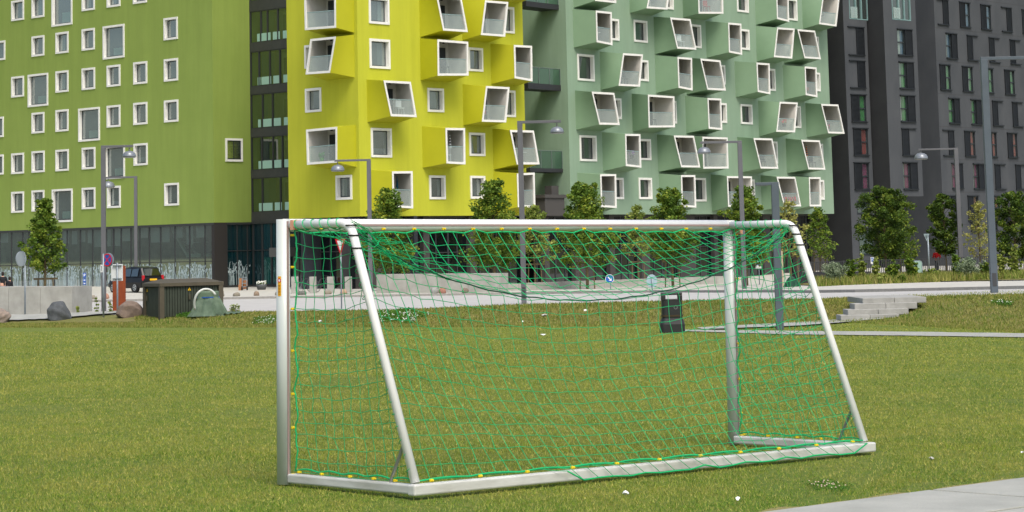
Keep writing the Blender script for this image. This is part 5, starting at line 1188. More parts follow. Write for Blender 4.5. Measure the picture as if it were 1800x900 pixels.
# yield from behind
p = uy(1632, 148); T = thing('yield_sign', 'back of a triangular yield sign in front of the metal fence', 'road sign', p); s = sfr(p); c = px(1628.5, 417.5, p[1]); pole(T, p, (c-p)[2]+.2, .05)
mb = MB(); mb.prism(*tri(c-np.array([0, .05, 0]), 9*s*1.15, 13*s, (0, -1, 0), 0, .02)); mb.build('sign_back', mat('sign_back_dark', (128, 146, 150), .5), T)
mb = MB(); mb.prism(*tri(c-np.array([0, .075, 0])+UP*.03, 4*s, 6*s, (0, -1, 0), 0, .002)); mb.build('inner_field', mat('sign_back_dim', (92, 104, 108), .5), T)
# parking signs right
for u, v0, v1, w, lb, Yp in ((1333, 455, 472, 9.5, 'white and blue parking sign right of the right goal post', 142.), (1533, 452, 464, 5, 'small blue parking sign on a pole by the metal fence', 150.)):
    p = uy(u, Yp); T = thing('parking_sign', lb, 'road sign', p); s = sfr(p); zt_ = px(u, v0, Yp)[2]; mb = MB(); pole(T, p, zt_-p[2], .03)
    A_, B_ = px(u-w/2, v1, Yp), px(u+w/2, v0, Yp); mb = MB(); mb.box(A_[0], B_[0], Yp-.06, Yp-.04, A_[2], B_[2]); o = mb.build('sign_plate', swhite, T)
    mb = MB(); h3 = (B_[2]-A_[2]); mb.box(A_[0]+.03, B_[0]-.03, Yp-.066, Yp-.061, A_[2]+h3*.34, B_[2]-.03); b2 = mb.build('blue_field', bluem, o)
    xm = (A_[0]+B_[0])/2; zb0, zt0 = A_[2]+h3*.42, B_[2]-.08; q = Yp-.07; mb = MB(); k = (B_[0]-A_[0])*.14
    mb.box(xm-k*1.3, xm-k*.6, q, q+.003, zb0, zt0); mb.box(xm-k*.6, xm+k, q, q+.003, zt0-k*.6, zt0); mb.box(xm+k*.6, xm+k*1.3, q, q+.003, zt0-(zt0-zb0)*.5, zt0-k*.3); mb.box(xm-k*.6, xm+k, q, q+.003, zt0-(zt0-zb0)*.58, zt0-(zt0-zb0)*.42)
    mb.box(A_[0]+.04, B_[0]-.04, q, q+.003, A_[2]+h3*.1, A_[2]+h3*.2)
    mb.build('letter', swhite, o)
# teal board
p = uy(1615, 128); T = thing('info_board', 'pale green metal board with rounded top among the shrubs', 'board', p); A_, B_ = px(1605.5, 480, 128.), px(1620, 459, 128.)
mb = MB(); mb.box(A_[0], B_[0], 128, 128.05, A_[2], B_[2]); mb.build('panel', mat('board_green', (148, 178, 164), .5), T, bevel=.02)
mb = MB(); mb.tube([(A_[0]-.02, 128.02, p[2]), (A_[0]-.02, 128.02, B_[2]-.1), (A_[0]+.08, 128.02, B_[2]+.02), (B_[0]-.08, 128.02, B_[2]+.02), (B_[0]+.02, 128.02, B_[2]-.1), (B_[0]+.02, 128.02, p[2])], .025, 6); mb.build('frame', galv, T)
# ================================================================== LITTER BIN
p = place(1182, 585, 40); s = sfr(p); k = s
T = thing('litter_bin', 'black free standing litter bin with slot opening behind the net', 'litter bin', p)
binm = mat('bin_black', (34, 36, 36), .42, (42, 44, 44), 6); 
def rrect(hx, hy, z, n=6, r=.3):
    out = []
    for (cx_, cy_, a0) in ((hx-r, hy-r, 0), (-hx+r, hy-r, 90), (-hx+r, -hy+r, 180), (hx-r, -hy+r, 270)):
        for i in range(n): a = math.radians(a0+90*i/(n-1)); out.append((cx_+r*math.cos(a), cy_+r*math.sin(a), z))
    return out
def loft(prof, r):   # prof: list of (hx, hy, z)
    mb = MB(); vs = []; 
    for hx, hy, z in prof: vs += [np.array(q)+p for q in rrect(hx, hy, z, 6, min(r, hx*.95, hy*.95))]
    n = 24; m = len(prof); mb.add(vs, [(i*n+j, i*n+(j+1) % n, (i+1)*n+(j+1) % n, (i+1)*n+j) for i in range(m-1) for j in range(n)]+[tuple(range(n)), tuple(range((m-1)*n, m*n))]); return mb
W_ = 18.*k; H_ = 70*k
loft([(21.5*k, 19*k, 0), (21.5*k, 19*k, 15*k), (19*k, 17*k, 23*k), (18.5*k, 16.5*k, 25*k)], .14).build('base', binm, T)
loft([(17.6*k, 16*k, 25*k), (17.6*k, 16*k, 56*k)], .12).build('body', binm, T)
loft([(18.8*k, 17*k, 28*k), (18.8*k, 17*k, 31*k)], .12).build('band', mat('bin_band', (70, 60, 44), .4, metal=.4), T)
# hood: four posts and a cap leaving the slot
mb = MB()
for x0, x1 in ((-18*k, -11*k), (11*k, 18*k)): mb.box(p[0]+x0, p[0]+x1, p[1]-16*k, p[1]+16*k, p[2]+56*k, p[2]+65*k)
mb.box(p[0]-11*k, p[0]+11*k, p[1]-16*k, p[1]+16*k, p[2]+56*k, p[2]+58*k)
mb.box(p[0]-18*k, p[0]+18*k, p[1]-16*k, p[1]+16*k, p[2]+65*k, p[2]+69*k); mb.build('hood', binm, T, bevel=.03)
mb = MB(); mb.ring(p+np.array([6*k, -16.4*k, 44*k]), 2.2*k, 3.6*k, .006, 18); mb.build('emblem', mat('bin_emblem', (96, 98, 98), .4), T)
# ================================================================== UTILITY CABINET
p = place(283, 562, 60); s = sfr(p); a_ = math.radians(30); tf = np.array([math.cos(a_), math.sin(a_), 0]); te = np.array([-math.sin(a_), math.cos(a_), 0]); Lf = 98*s/math.cos(a_); Le = 40*s/math.sin(a_)*.95; Hc = 57*s
T = thing('utility_cabinet', 'dark green slatted utility cabinet with brown roof beside the field', 'utility cabinet', p+tf*Lf/2+te*Le/2)
cabm = mat('cabinet_green', (58, 66, 54), .7, (48, 56, 44), 4); cabb = mat('cabinet_brown', (84, 78, 62), .6, (74, 68, 54), 3)
mb = MB(); mb.obox(p+tf*Lf/2+te*Le/2+UP*Hc*.5, tf*(Lf/2-.05), te*(Le/2-.05), UP*Hc*.5); mb.build('body', mat('cabinet_gap', (24, 28, 24), .9), T)
mb = MB(); n = 21
for i in range(n): c = (i+.5)/n*(Lf-.2)+.16; mb.obox(p+tf*c+te*.03+UP*(Hc*.5+.05), tf*(Lf/n*.36), te*.022, UP*(Hc*.5-.07))
mb.build('front_slats', cabm, T)
mb = MB(); n = 12
for i in range(n): c = (i+.5)/n*(Le-.2)+.16; mb.obox(p+te*c+tf*.03+UP*(Hc*.5+.05), te*(Le/n*.36), tf*.022, UP*(Hc*.5-.07))
mb.build('side_slats', cabm, T)
for c in (p+tf*.03+te*.03, p+tf*(Lf-.03)+te*.03, p+te*(Le-.03)+tf*.03): mb = MB(); mb.obox(c+UP*Hc*.5, tf*.11, te*.11, UP*(Hc*.5-.005)); mb.build('corner_post', cabb, T)
mb = MB(); e = .10; z0 = Hc; q = lambda a, b, z: p+tf*a+te*b+UP*z
mb.add([q(-e, -e, z0), q(Lf+e, -e, z0), q(Lf+e, Le+e, z0), q(-e, Le+e, z0), q(-e, -e, z0+.15), q(Lf+e, -e, z0+.15), q(Lf+e, Le+e, z0+.15), q(-e, Le+e, z0+.15), q(.35, Le*.5, z0+.33), q(Lf-.35, Le*.5, z0+.33)],
       [(0, 1, 5, 4), (1, 2, 6, 5), (2, 3, 7, 6), (3, 0, 4, 7), (4, 5, 9, 8), (6, 7, 8, 9), (5, 6, 9), (7, 4, 8), (3, 2, 1, 0)]); mb.build('roof', cabb, T)
for c, d, n_ in ((p+tf*(Lf*.47)+UP*Hc*.86-te*.001, tf, te), (p+te*(Le*.84)+UP*Hc*.84, te, tf)):
    mb = MB(); mb.prism([c-d*.08-n_*.01, c+d*.08-n_*.01, c+UP*.14-n_*.01], -n_*.01); w_ = mb.build('warning_label', mat('warn_yellow', (236, 190, 10), .5), T)
    mb = MB(); mb.obox(c+UP*.05-n_*.024, d*.012, n_*.002, UP*.035); mb.build('bolt_mark', blk, w_)
    mb = MB(); mb.obox(c-UP*.3-n_*.03, d*.05, n_*.02, UP*.12); mb.build('lock', mat('lock_grey', (84, 82, 66), .5, metal=.4), T)
# tarpaulin covered machine
pt = place(368, 556, 60); s = sfr(pt); tarpm = mat('tarp_green', (104, 124, 102), .55, (76, 96, 76), 2.5, 1.2, bump=1., bscale=3)
T = thing('covered_machine', 'machine wrapped in a green tarpaulin tied with blue strap', 'tarpaulin', pt)
mb = MB(); rr = random.Random(5); rings = []; prof = [(34*s, 22*s, 0), (29*s, 20*s, 7*s), (24*s, 17*s, 18*s), (19.5*s, 14*s, 28*s), (18.5*s, 13*s, 33*s), (18.5*s, 13*s, 41*s), (17.5*s, 12*s, 43*s)]
n = 34; vs = []
for j, (hx, hy, z) in enumerate(prof):
    for i in range(n):
        a = 2*math.pi*i/n; fold = 1+(.16 if j < 4 else .03)*math.sin(i*2.9+1.3*math.sin(i))*(1-j/8)
        cx_ = math.copysign(abs(math.cos(a))**.6, math.cos(a)); sy_ = math.copysign(abs(math.sin(a))**.6, math.sin(a))
        vs.append(pt+np.array([cx_*hx*fold-(3*s if j > 3 else 0)*.5, sy_*hy*fold, z]))
m = len(prof); mb.add(vs, [(i*n+j, i*n+(j+1) % n, (i+1)*n+(j+1) % n, (i+1)*n+j) for i in range(m-1) for j in range(n)]+[tuple(range(n)), tuple(range((m-1)*n, m*n))]); mb.build('tarpaulin', tarpm, T)
mb = MB(); mb.lathe(pt+np.array([-1.5*s, 0, 31.5*s]), [(19.8*s, 0), (19.8*s, 1.6*s)], 28, sy=.74); mb.build('strap', mat('blue_strap', (24, 84, 168), .5), T)
V = []; gsz = 16
for i in range(gsz):
    for j in range(6): a = i/(gsz-1); x = (-22+a*78)*s; y = (-16+j*5)*s-a*.2; q = pt+np.array([x, y, 0]); V.append((q[0], q[1], gz(q[0], q[1])+.05+.09*abs(math.sin(i*1.7+j*1.1))*(1-abs(a-.5))))
rawmesh('tarpaulin', V, [(i*6+j, (i+1)*6+j, (i+1)*6+j+1, i*6+j+1) for i in range(gsz-1) for j in range(5)], tarpm, parent=T)
ph = pt+np.array([0, -.9, 0]); mb = MB(); cen = px(362, 536, ph[1]); mb.tube([cen+np.array([20*s*math.cos(a), .15*math.sin(a*2), 27*s*math.sin(a)]) for a in np.linspace(math.radians(195), math.radians(38), 26)], .055, 8)
tag(mb.build('hose', mat('hose_white', (198, 202, 196), .5), loc=cen, smooth=True), 'pale bent hose arching over the tarpaulin covered machine', 'hose')
# ================================================================== CAR
def make_car(p, yaw):
    T = thing('parked_car', 'black estate car parked in front of the olive building, seen from behind', 'car', p)
    c, s_ = math.cos(yaw), math.sin(yaw)   # local x forward
    Fd = np.array([c, s_, 0]); Sd = np.array([-s_, c, 0]); L = lambda x, y, z: p+Fd*x+Sd*y+UP*z
    paint = mat('car_paint', (17, 18, 21), .38, spec=.35); gl = glass('car_glass', (60, 80, 78), .2, .35, (24, 34, 34)); 
    def loftx(secs, name, m, par=T, smooth=True):
        mb = MB(); vs = []; n = len(secs[0][1])
        for x, ring in secs: vs += [L(x, y, z) for y, z in ring]
        k = len(secs); mb.add(vs, [(i*n+j, i*n+(j+1) % n, (i+1)*n+(j+1) % n, (i+1)*n+j) for i in range(k-1) for j in range(n)]+[tuple(range(n)), tuple(range((k-1)*n, k*n))]); return mb.build(name, m, par, smooth=False, bevel=.03)
    def ring(w, z0, z1): return [(-w, z0), (w, z0), (w+.03, (z0+z1)/2), (w-.03, z1-.06), (w-.12, z1), (-w+.12, z1), (-w+.03, z1-.06), (-w-.03, (z0+z1)/2)]
    loftx([(-2.15, ring(.78, .42, .92)), (-2.05, ring(.86, .32, 1.0)), (-1.0, ring(.89, .28, 1.02)), (.9, ring(.89, .28, 1.0)), (1.8, ring(.86, .3, .86)), (2.2, ring(.74, .38, .7))], 'body', paint)
    def cab(w0, w1, z1): return [(-w0, .99), (w0, .99), (w1, z1-.08), (w1-.1, z1), (-w1+.1, z1), (-w1, z1-.08)]
    loftx([(-2.02, cab(.80, .70, 1.08)), (-1.72, cab(.82, .66, 1.60)), (-.4, cab(.84, .68, 1.68)), (.35, cab(.84, .66, 1.58)), (1.05, cab(.82, .7, 1.04))], 'cabin', paint)
    for sg in (-1, 1):
        mb = MB()
        for x0, x1 in ((-1.62, -.82), (-.74, .05), (.13, .62)):
            zt2 = 1.5 if x1 < .5 else 1.32
            mb.add([L(x0, sg*.862, 1.04), L(x1+.18*(x1 > .5), sg*.862, 1.04), L(x1, sg*.735, zt2), L(x0+.06, sg*.72, 1.54)], [(0, 1, 2, 3)])
        mb.build('side_window', gl, T)
        mb = MB(); mb.obox(L(-2.1, sg*.73, .93), Fd*.05, Sd*.09, UP*.17); mb.build('tail_light', mat('tail_red', (170, 26, 36), .3), T, bevel=.01)
        mb = MB(); mb.obox(L(.62, sg*.98, 1.08), Fd*.06, Sd*.1, UP*.07); mb.build('mirror', paint, T, bevel=.02)
        for x in (-1.32, 1.38):
            a, b_ = L(x, sg*.70, .33), L(x, sg*.90, .33); mb = MB(); mb.tube([a, b_], .33, 22, up=UP); w = mb.build('wheel', mat('tyre', (28, 28, 28), .8), T)
            mb = MB(); mb.tube([L(x, sg*.90, .33), L(x, sg*.915, .33)], .21, 18, up=UP); mb.build('rim', mat('rim_alloy', (168, 172, 172), .35, metal=.5), w)
            mb = MB()
            for k in range(5): a5 = 2*math.pi*(k+.5)/5; d = Fd*math.cos(a5)+UP*math.sin(a5); e = Fd*-math.sin(a5)+UP*math.cos(a5); mb.obox(L(x, sg*.918, .33)+d*.12, d*.05, e*.028, Sd*.003)
            mb.build('rim_gap', MC['tyre'], w)
    mb = MB(); mb.add([L(-2.075, -.62, 1.08), L(-2.075, .62, 1.08), L(-1.80, .53, 1.52), L(-1.80, -.53, 1.52)], [(0, 1, 2, 3)]); mb.build('rear_window', gl, T)
    mb = MB(); mb.obox(L(-2.17, 0, .82), Sd*.27, Fd*.01, UP*.06); mb.build('number_plate', mat('plate_yellow', (230, 176, 30), .5), T)
    mb = MB(); mb.obox(L(-2.14, 0, .45), Sd*.76, Fd*.07, UP*.12); mb.build('bumper', mat('bumper_black', (30, 31, 33), .6), T, bevel=.03)
    return T
pc = uy(238, 158.); pc[2] += .12; make_car(pc, math.radians(131))
# ================================================================== PLANTER, TROLLEY, BICYCLES, SACK
p = uy(459, 161); p[2] += .12; s = sfr(p); T = thing('planter', 'grey round planter with white flowers by the glazed entrance', 'planter', p)
mb = MB(); mb.lathe(p, [(7*s, 0), (9*s, 6*s), (9.2*s, 9.5*s), (8*s, 9.5*s)], 20); mb.build('pot', mat('pot_grey', (84, 88, 88), .7), T, smooth=True)
leaves('foliage', [p+np.array([x*s, 0, 10.5*s]) for x in (-5, 0, 5)], [4*s]*3, 320, .12, LM['mid'], T, 77)
fm_ = mat('flower_white', (226, 230, 220), .7); mb = MB(); r = random.Random(3)
for i in range(50): q = p+np.array([r.uniform(-8, 8)*s, r.uniform(-5, 1)*s, r.uniform(9, 15)*s]); mb.obox(q, (.035, 0, 0), (0, .01, 0), (0, 0, .03))
tag(mb.build('flowers', fm_, T), kind='stuff')
p = uy(427, 160); p[2] += .12; s = sfr(p); T = thing('hand_trolley', 'steel hand trolley leaning by the teal glazing', 'trolley', p)
mb = MB()
for dx in (-2., 6.): mb.tube([p+np.array([dx*s, .05, 1*s]), p+np.array([dx*s, .1, 22*s])], .03, 6)
for z in (6, 12, 18, 21.5): mb.tube([p+np.array([-2*s, .08, z*s]), p+np.array([6*s, .08, z*s])], .025, 6)
mb.build('frame', galv, T)
for dx in (-2.5, 6.5): mb = MB(); mb.tube([p+np.array([dx*s-.04, .1, .14]), p+np.array([dx*s+.04, .1, .14])], .14, 14, up=UP); mb.build('wheel', MC['tyre'], T)
card = mat('cardboard', (164, 116, 78), .9, (150, 104, 70), 4)
for i, (x0, x1, z0, z1, lb) in enumerate(((-9, -1.5, 0, 10, 'lower cardboard box left of the hand trolley'), (-7.5, -1.2, 10.2, 21, 'upper cardboard box stacked left of the trolley'), (-1, 5.5, 2, 17, 'orange brown carton standing on the hand trolley'))):
    mb = MB(); yy = .12 if i < 2 else .4; mb.box(p[0]+x0*s, p[0]+x1*s, p[1]+yy, p[1]+yy+.4, p[2]+z0*s, p[2]+z1*s); mb.box(p[0]+(x0+x1)/2*s-.02, p[0]+(x0+x1)/2*s+.02, p[1]+yy-.004, p[1]+yy, p[2]+z0*s, p[2]+z1*s)
    tag(mb.build('cardboard_box', card, loc=(p[0]+x0*s, p[1], p[2]+z0*s)), lb, 'box', 'cardboard boxes at the trolley')
def bicycle(u, Yb, yaw, lb):
    p = uy(u, Yb); p[2] += .12; d = np.array([math.cos(yaw), math.sin(yaw), 0]); T = thing('bicycle', lb, 'bicycle', p, 'bicycles parked at the entrance')
    q = lambda x, z: p+d*x+UP*z
    n_ = np.cross(d, UP)
    for x in (-.52, .52):
        mb = MB(); cen = q(x, .34); mb.tube([cen+d*.32*math.cos(a)+UP*.32*math.sin(a) for a in np.linspace(0, 2*math.pi, 25)], .02, 5, cap=False); w = mb.build('wheel', mat('bike_tyre', (70, 72, 72), .7), T)
        mb = MB()
        for k in range(10): a = math.pi*k/10; mb.tube([cen-(d*math.cos(a)+UP*math.sin(a))*.31, cen+(d*math.cos(a)+UP*math.sin(a))*.31], .004, 3, cap=False)
        mb.build('spokes', galv, w)
    mb = MB()
    for a, b_ in ((( -.52, .34), (-.05, .32)), ((-.52, .34), (-.18, .82)), ((-.05, .32), (-.2, .88)), ((-.05, .32), (.38, .8)), ((-.18, .8), (.36, .86)), ((.52, .34), (.36, .95))): mb.tube([q(*a), q(*b_)], .018, 6)
    mb.build('frame', mat('bike_frame', (60, 62, 66), .4, metal=.3), T)
    mb = MB(); mb.obox(q(-.22, .92), d*.12, n_*.06, UP*.03); mb.build('saddle', blk, T)
    mb = MB(); mb.tube([q(.30, 1.0)+n_*.28, q(.38, 1.0), q(.30, 1.0)-n_*.28], .015, 6); mb.build('handlebar', blk, T)
bicycle(536, 149.5, math.radians(62), 'bicycle parked between first and second concrete blocks')
bicycle(566, 149.5, math.radians(55), 'bicycle parked between second and third concrete blocks')
p = place(1392, 508.5, 60); s = sfr(p); mb = MB(); n = 20; vs = []
for j, (hx, hy, z) in enumerate([(14.5, 9, 0), (15, 9, 4), (11, 7, 12), (6, 4.5, 19), (1.5, 1.5, 23)]):
    for i in range(n): a = 2*math.pi*i/n; w = 1+.12*math.sin(i*2.3+j); vs.append(p+np.array([math.cos(a)*hx*w, math.sin(a)*hy*w, z])*s)
mb.add(vs, [(i*n+j, i*n+(j+1) % n, (i+1)*n+(j+1) % n, (i+1)*n+j) for i in range(4) for j in range(n)]+[tuple(range(n)), tuple(range(4*n, 5*n))])
tag(mb.build('garden_sack', mat('sack_green', (14, 72, 48), .6, (10, 54, 38), 5, bump=.4, bscale=8), loc=p), 'dark green sack on the ground beside the sapling stakes', 'sack')
p = place(1376, 508, 60); mb = MB(); s = sfr(p); mb.box(p[0]-2*s, p[0]+2*s, p[1], p[1]+.1, p[2], px(1376, 441, p[1])[2]); tag(mb.build('wooden_post', mat('pale_wood', (176, 160, 132), .85), loc=p), 'tall pale wooden post just right of the portal lamp', 'post')
# ================================================================== FENCE AND SHRUBS (right)
fencem = mat('fence_anthracite', (52, 55, 58), .6)
pa, pb = uy(1425, 158.), uy(1850, 168.); T = thing('metal_fence', 'anthracite bar fence in front of the black building', 'fence', (pa+pb)/2)
d = pb-pa; Lf_ = np.linalg.norm(d); d = d/Lf_; hF = 1.15
for nm, z in (('top_rail', hF), ('bottom_rail', .12)): mb = MB(); mb.tube([pa+UP*z, pb+UP*z], .03, 4); mb.build(nm, fencem, T)
mb = MB(); nb = int(Lf_/.155)
for i in range(nb):
    q = pa+d*(i*.155); z = pa[2]+(pb[2]-pa[2])*i/nb; mb.box(q[0]-.026, q[0]+.026, q[1]-.01, q[1]+.01, q[2]+.05, q[2]+hF+.02)
tag(mb.build('bars', fencem, T), kind='stuff')
for i in range(0, nb, 17): q = pa+d*(i*.155); mb = MB(); mb.box(q[0]-.05, q[0]+.05, q[1]-.05, q[1]+.05, q[2], q[2]+hF+.06); mb.build('fence_post', fencem, T)
wallpx('low_wall', 'low black wall strip under the left part of the bar fence', 'wall', 1400, 478, 492, 1532, 477, 487, .3, 132, 137, m=mat('black_wall', (50, 51, 54), .85))
bedm = grass_mat('bed_ground', [(96, 100, 50), (120, 116, 66), (130, 120, 78), (150, 138, 96), (84, 84, 48)])
surf('planting_bed', [(1400, 494), (1500, 485), (1650, 479), (1850, 477)], [(1400, 505), (1440, 508), (1500, 504), (1650, 500), (1850, 497)], bedm, .16, 30)
def shrub(u, v, w, h, kind, label, N=900, seed=1, size=.1, stems=True, Y=None):
    p = place(u, v, 60); s = sfr(p); r = random.Random(seed); T = thing('shrub', label, 'shrub', p, 'shrubs in the planting bed at right'); hw, hh = w*s/2, h*s; cs, rs = [], []; mb = MB()
    p[2] += .12; hw *= 1.25; hh *= 1.25
    for i in range(13):
        a = r.uniform(0, 6.28); k = r.uniform(.1, .9); e = p+np.array([math.cos(a)*hw*k, math.sin(a)*hw*.6*k, hh*r.uniform(.45, .92)*(1-.25*k)]); mb.tube([p, (p+e)/2+UP*.1*hh, e], [.015, .01, .005], 4)
        for t in (.2, .45, .75, 1.): cs.append(p*(1-t)+e*t+UP*.02*hh); rs.append(max(.10, min(hw, hh)*.32*(1.15-.3*t)))
    mb.build('stems', bark, T); leaves('foliage', cs, rs, N, size, LM[kind], T, seed)
sh = [(1466, 505, 52, 32, 'silver', 'wide grey green willow bush beside the right goal stanchion', 2200), (1497, 503, 20, 38, 'mid', 'upright green shrub next to the willow bush', 1000), (1516, 500, 15, 42, 'light', 'tall thin light shrub left of the small parking sign', 800), (1541, 500, 14, 38, 'light', 'slim light green shrub right of the small parking sign', 700),
      (1570, 500, 20, 34, 'mid', 'roundish green shrub beneath the staked light tree', 1000), (1602, 500, 24, 40, 'mid', 'bright green shrub in front of the pale green board', 1300), (1633, 498, 16, 18, 'light', 'low pale shrub under the triangular sign', 500), (1646, 496, 14, 17, 'light', 'narrow shrub below the red coated person', 400),
      (1682, 496, 26, 42, 'mid', 'leafy shrub at the foot of the right tree lamp', 1200), (1704, 497, 52, 34, 'silver', 'broad silver green bush left of the nearest lamp post', 2400), (1733, 496, 24, 30, 'dark', 'dark shrub with white blossoms touching the nearest lamp post', 1000), (1762, 495, 18, 44, 'light', 'tall light shrub right of the nearest lamp post', 800),
      (1785, 494, 22, 52, 'light', 'tallest shrub at the right edge of the picture', 1000), (1551, 503, 16, 14, 'light', 'low tuft between two slim shrubs', 400), (1585, 502, 14, 12, 'mid', 'low green tuft beside the roundish shrub', 400)]
for i, (u, v, w, h, k, lb, N) in enumerate(sh): shrub(u, v, w, h, k, lb, int(N*1.5), 50+i, size=.13 if k != 'silver' else .09)
tag(blades('bed_grass', 26000, 0, 0, .08, .4, .012, G_rough, umin=1430, umax=1830, ymap=lambda u: (np.interp(u, [1430, 1500, 1650, 1850], [119, 118.5, 118, 117])+1.0, np.interp(u, [1430, 1850], [134, 130]))), 'weedy grass between the shrubs at right', 'grass', kind='stuff')
# weeds at left and around the cabinet
for i, (u, v, w, h, lb) in enumerate(((170, 551, 9, 30, 'tall thin weed between boulder and no stopping sign'), (137, 552, 7, 14, 'small dry weed at the end of the left wall'), (194, 551, 12, 22, 'weeds at the foot of the rust panel'), (414, 551, 22, 14, 'low weeds right of the tarpaulin'))):
    p = place(u, v, 60); s = sfr(p); T = thing('weed', lb, 'weed', p); cs = [p+np.array([rnd.uniform(-.5, .5)*w*s*.7, 0, h*s*k]) for k in (.15, .3, .5, .7, .85) for _ in (0, 1)]; mb = MB(); mb.tube([p, p+UP*h*s], .012, 4); mb.build('stem', bark, T); leaves('foliage', cs, [w*s*.22]*len(cs), 260, .08, LM['light'], T, 90+i)
# ================================================================== PEOPLE
skin = mat('skin', (206, 160, 134), .6)
def person(p, yaw, H, label, top, legs, hair, hold=None, pose='walk', bend=0.):
    T = thing('person', label, 'person', p); c, s_ = math.cos(yaw), math.sin(yaw); k = H/1.75
    def L(x, y, z): return p+np.array([(x*c-y*s_), (x*s_+y*c), z])*k      # y forward
    def skinmesh(name, nodes, edges, m, sub=2):
        me = bpy.data.meshes.new(name); rl = rootloc(T); me.from_pydata([tuple(L(*n[:3])-rl) for n in nodes], edges, []); o = bpy.data.objects.new(name, me); COL.objects.link(o); o.parent = T; me.materials.append(m)
        o.modifiers.new('skin', 'SKIN'); me.skin_vertices[0].data[0].use_root = True
        for v_, n in zip(me.skin_vertices[0].data, nodes): v_.radius = (n[3]*k, (n[4] if len(n) > 4 else n[3])*k)
        sm = o.modifiers.new('sub', 'SUBSURF'); sm.levels = sub; sm.render_levels = sub; return o
    st = .18 if pose == 'walk' else .03
    N_ = [(0, 0, .95, .15, .11), (0, .0, 1.15, .14, .10), (0, .01, 1.36, .17, .11), (0, 0, 1.47, .07), (0, .015, 1.55, .055),
          (.09, .01, .9, .085), (.1, st*.5+.03, .5, .06), (.1, st, .1, .04), (.1, st+.12, .04, .035), (-.09, 0, .9, .085), (-.1, -st*.3+.03, .5, .06), (-.1, -st, .1, .04), (-.1, -st+.12, .04, .035),
          (.19, 0, 1.42, .055), (.25, -.02, 1.15, .042), (.24, .14, .93, .032), (-.19, 0, 1.42, .055), (-.25, .02, 1.15, .042), (-.2, .2, 1.02, .032)]
    E_ = [(0, 1), (1, 2), (2, 3), (3, 4), (0, 5), (5, 6), (6, 7), (7, 8), (0, 9), (9, 10), (10, 11), (11, 12), (2, 13), (13, 14), (14, 15), (2, 16), (16, 17), (17, 18)]
    skinmesh('body', N_, E_, skin)
    g = 1.14
    skinmesh('jacket', [(0, 0, .88, .17, .125), (0, 0, 1.15, .155, .115), (0, .01, 1.37, .185, .125), (0, .0, 1.47, .085), (.2, 0, 1.42, .072), (.255, -.02, 1.15, .058), (.245, .13, .96, .046), (-.2, 0, 1.42, .072), (-.255, .02, 1.15, .058), (-.21, .18, 1.04, .046)],
             [(0, 1), (1, 2), (2, 3), (2, 4), (4, 5), (5, 6), (2, 7), (7, 8), (8, 9)], top)
    skinmesh('trousers', [(0, 0, .95, .165, .12), (.09, .01, .86, .1), (.1, st*.5+.03, .5, .075), (.1, st, .13, .058), (-.09, 0, .86, .1), (-.1, -st*.3+.03, .5, .075), (-.1, -st, .13, .058)], [(0, 1), (1, 2), (2, 3), (0, 4), (4, 5), (5, 6)], legs)
    for sx, yy in ((.1, st), (-.1, -st)): skinmesh('shoe', [(sx, yy-.06, .05, .045), (sx, yy+.06, .045, .045), (sx, yy+.17, .035, .034)], [(0, 1), (1, 2)], blk, 1)
    import bmesh
    bm = bmesh.new(); bmesh.ops.create_icosphere(bm, subdivisions=3, radius=.1)
    for v_ in bm.verts:
        x, y, z = v_.co; y2 = y*1.08+(.012 if y > .08 and abs(z+.01) < .03 and abs(x) < .02 else 0); xx = x*(.78 if z > -.03 else .66)
        v_.co = Vector(tuple(L(xx, y2+.015, 1.645+z*1.2)-rootloc(T)))
    me = bpy.data.meshes.new('head'); bm.to_mesh(me); bm.free(); me.materials.append(skin); me.polygons.foreach_set('use_smooth', [True]*len(me.polygons)); o = bpy.data.objects.new('head', me); COL.objects.link(o); o.parent = T
    bm = bmesh.new(); bmesh.ops.create_icosphere(bm, subdivisions=3, radius=.112)
    dl = [v_ for v_ in bm.verts if v_.co.y > .035 and v_.co.z < .06]; bmesh.ops.delete(bm, geom=dl, context='VERTS')
    for v_ in bm.verts: x, y, z = v_.co; v_.co = Vector(tuple(L(x*.82, y*1.08+.008, 1.655+(z*1.2 if z > 0 else z*1.35))-rootloc(T)))
    me = bpy.data.meshes.new('hair'); bm.to_mesh(me); bm.free(); me.materials.append(hair); me.polygons.foreach_set('use_smooth', [True]*len(me.polygons)); o = bpy.data.objects.new('hair', me); COL.objects.link(o); o.parent = T
    return T
blackc = mat('cloth_black', (28, 29, 33), .85); denim = mat('denim', (48, 62, 92), .9); redc = mat('cloth_red', (196, 22, 28), .8); hairb = mat('hair_dark', (40, 32, 26), .8); hairy = mat('hair_blonde', (190, 154, 96), .8)
p = uy(5, 141); p[2] += .12; person(p, math.radians(35), 1.72, 'person in black coat and cap walking at the far left edge', blackc, denim, hairb)
p = uy(17, 140); p[2] += .12; person(p, math.radians(-25), 1.45, 'shorter person in black jacket beside the left wall top', blackc, blackc, hairb)
p = uy(1646, 172); person(p, math.radians(8), 1.72, 'person in red jacket behind the bar fence', redc, mat('cloth_grey', (80, 84, 90), .85), hairy)
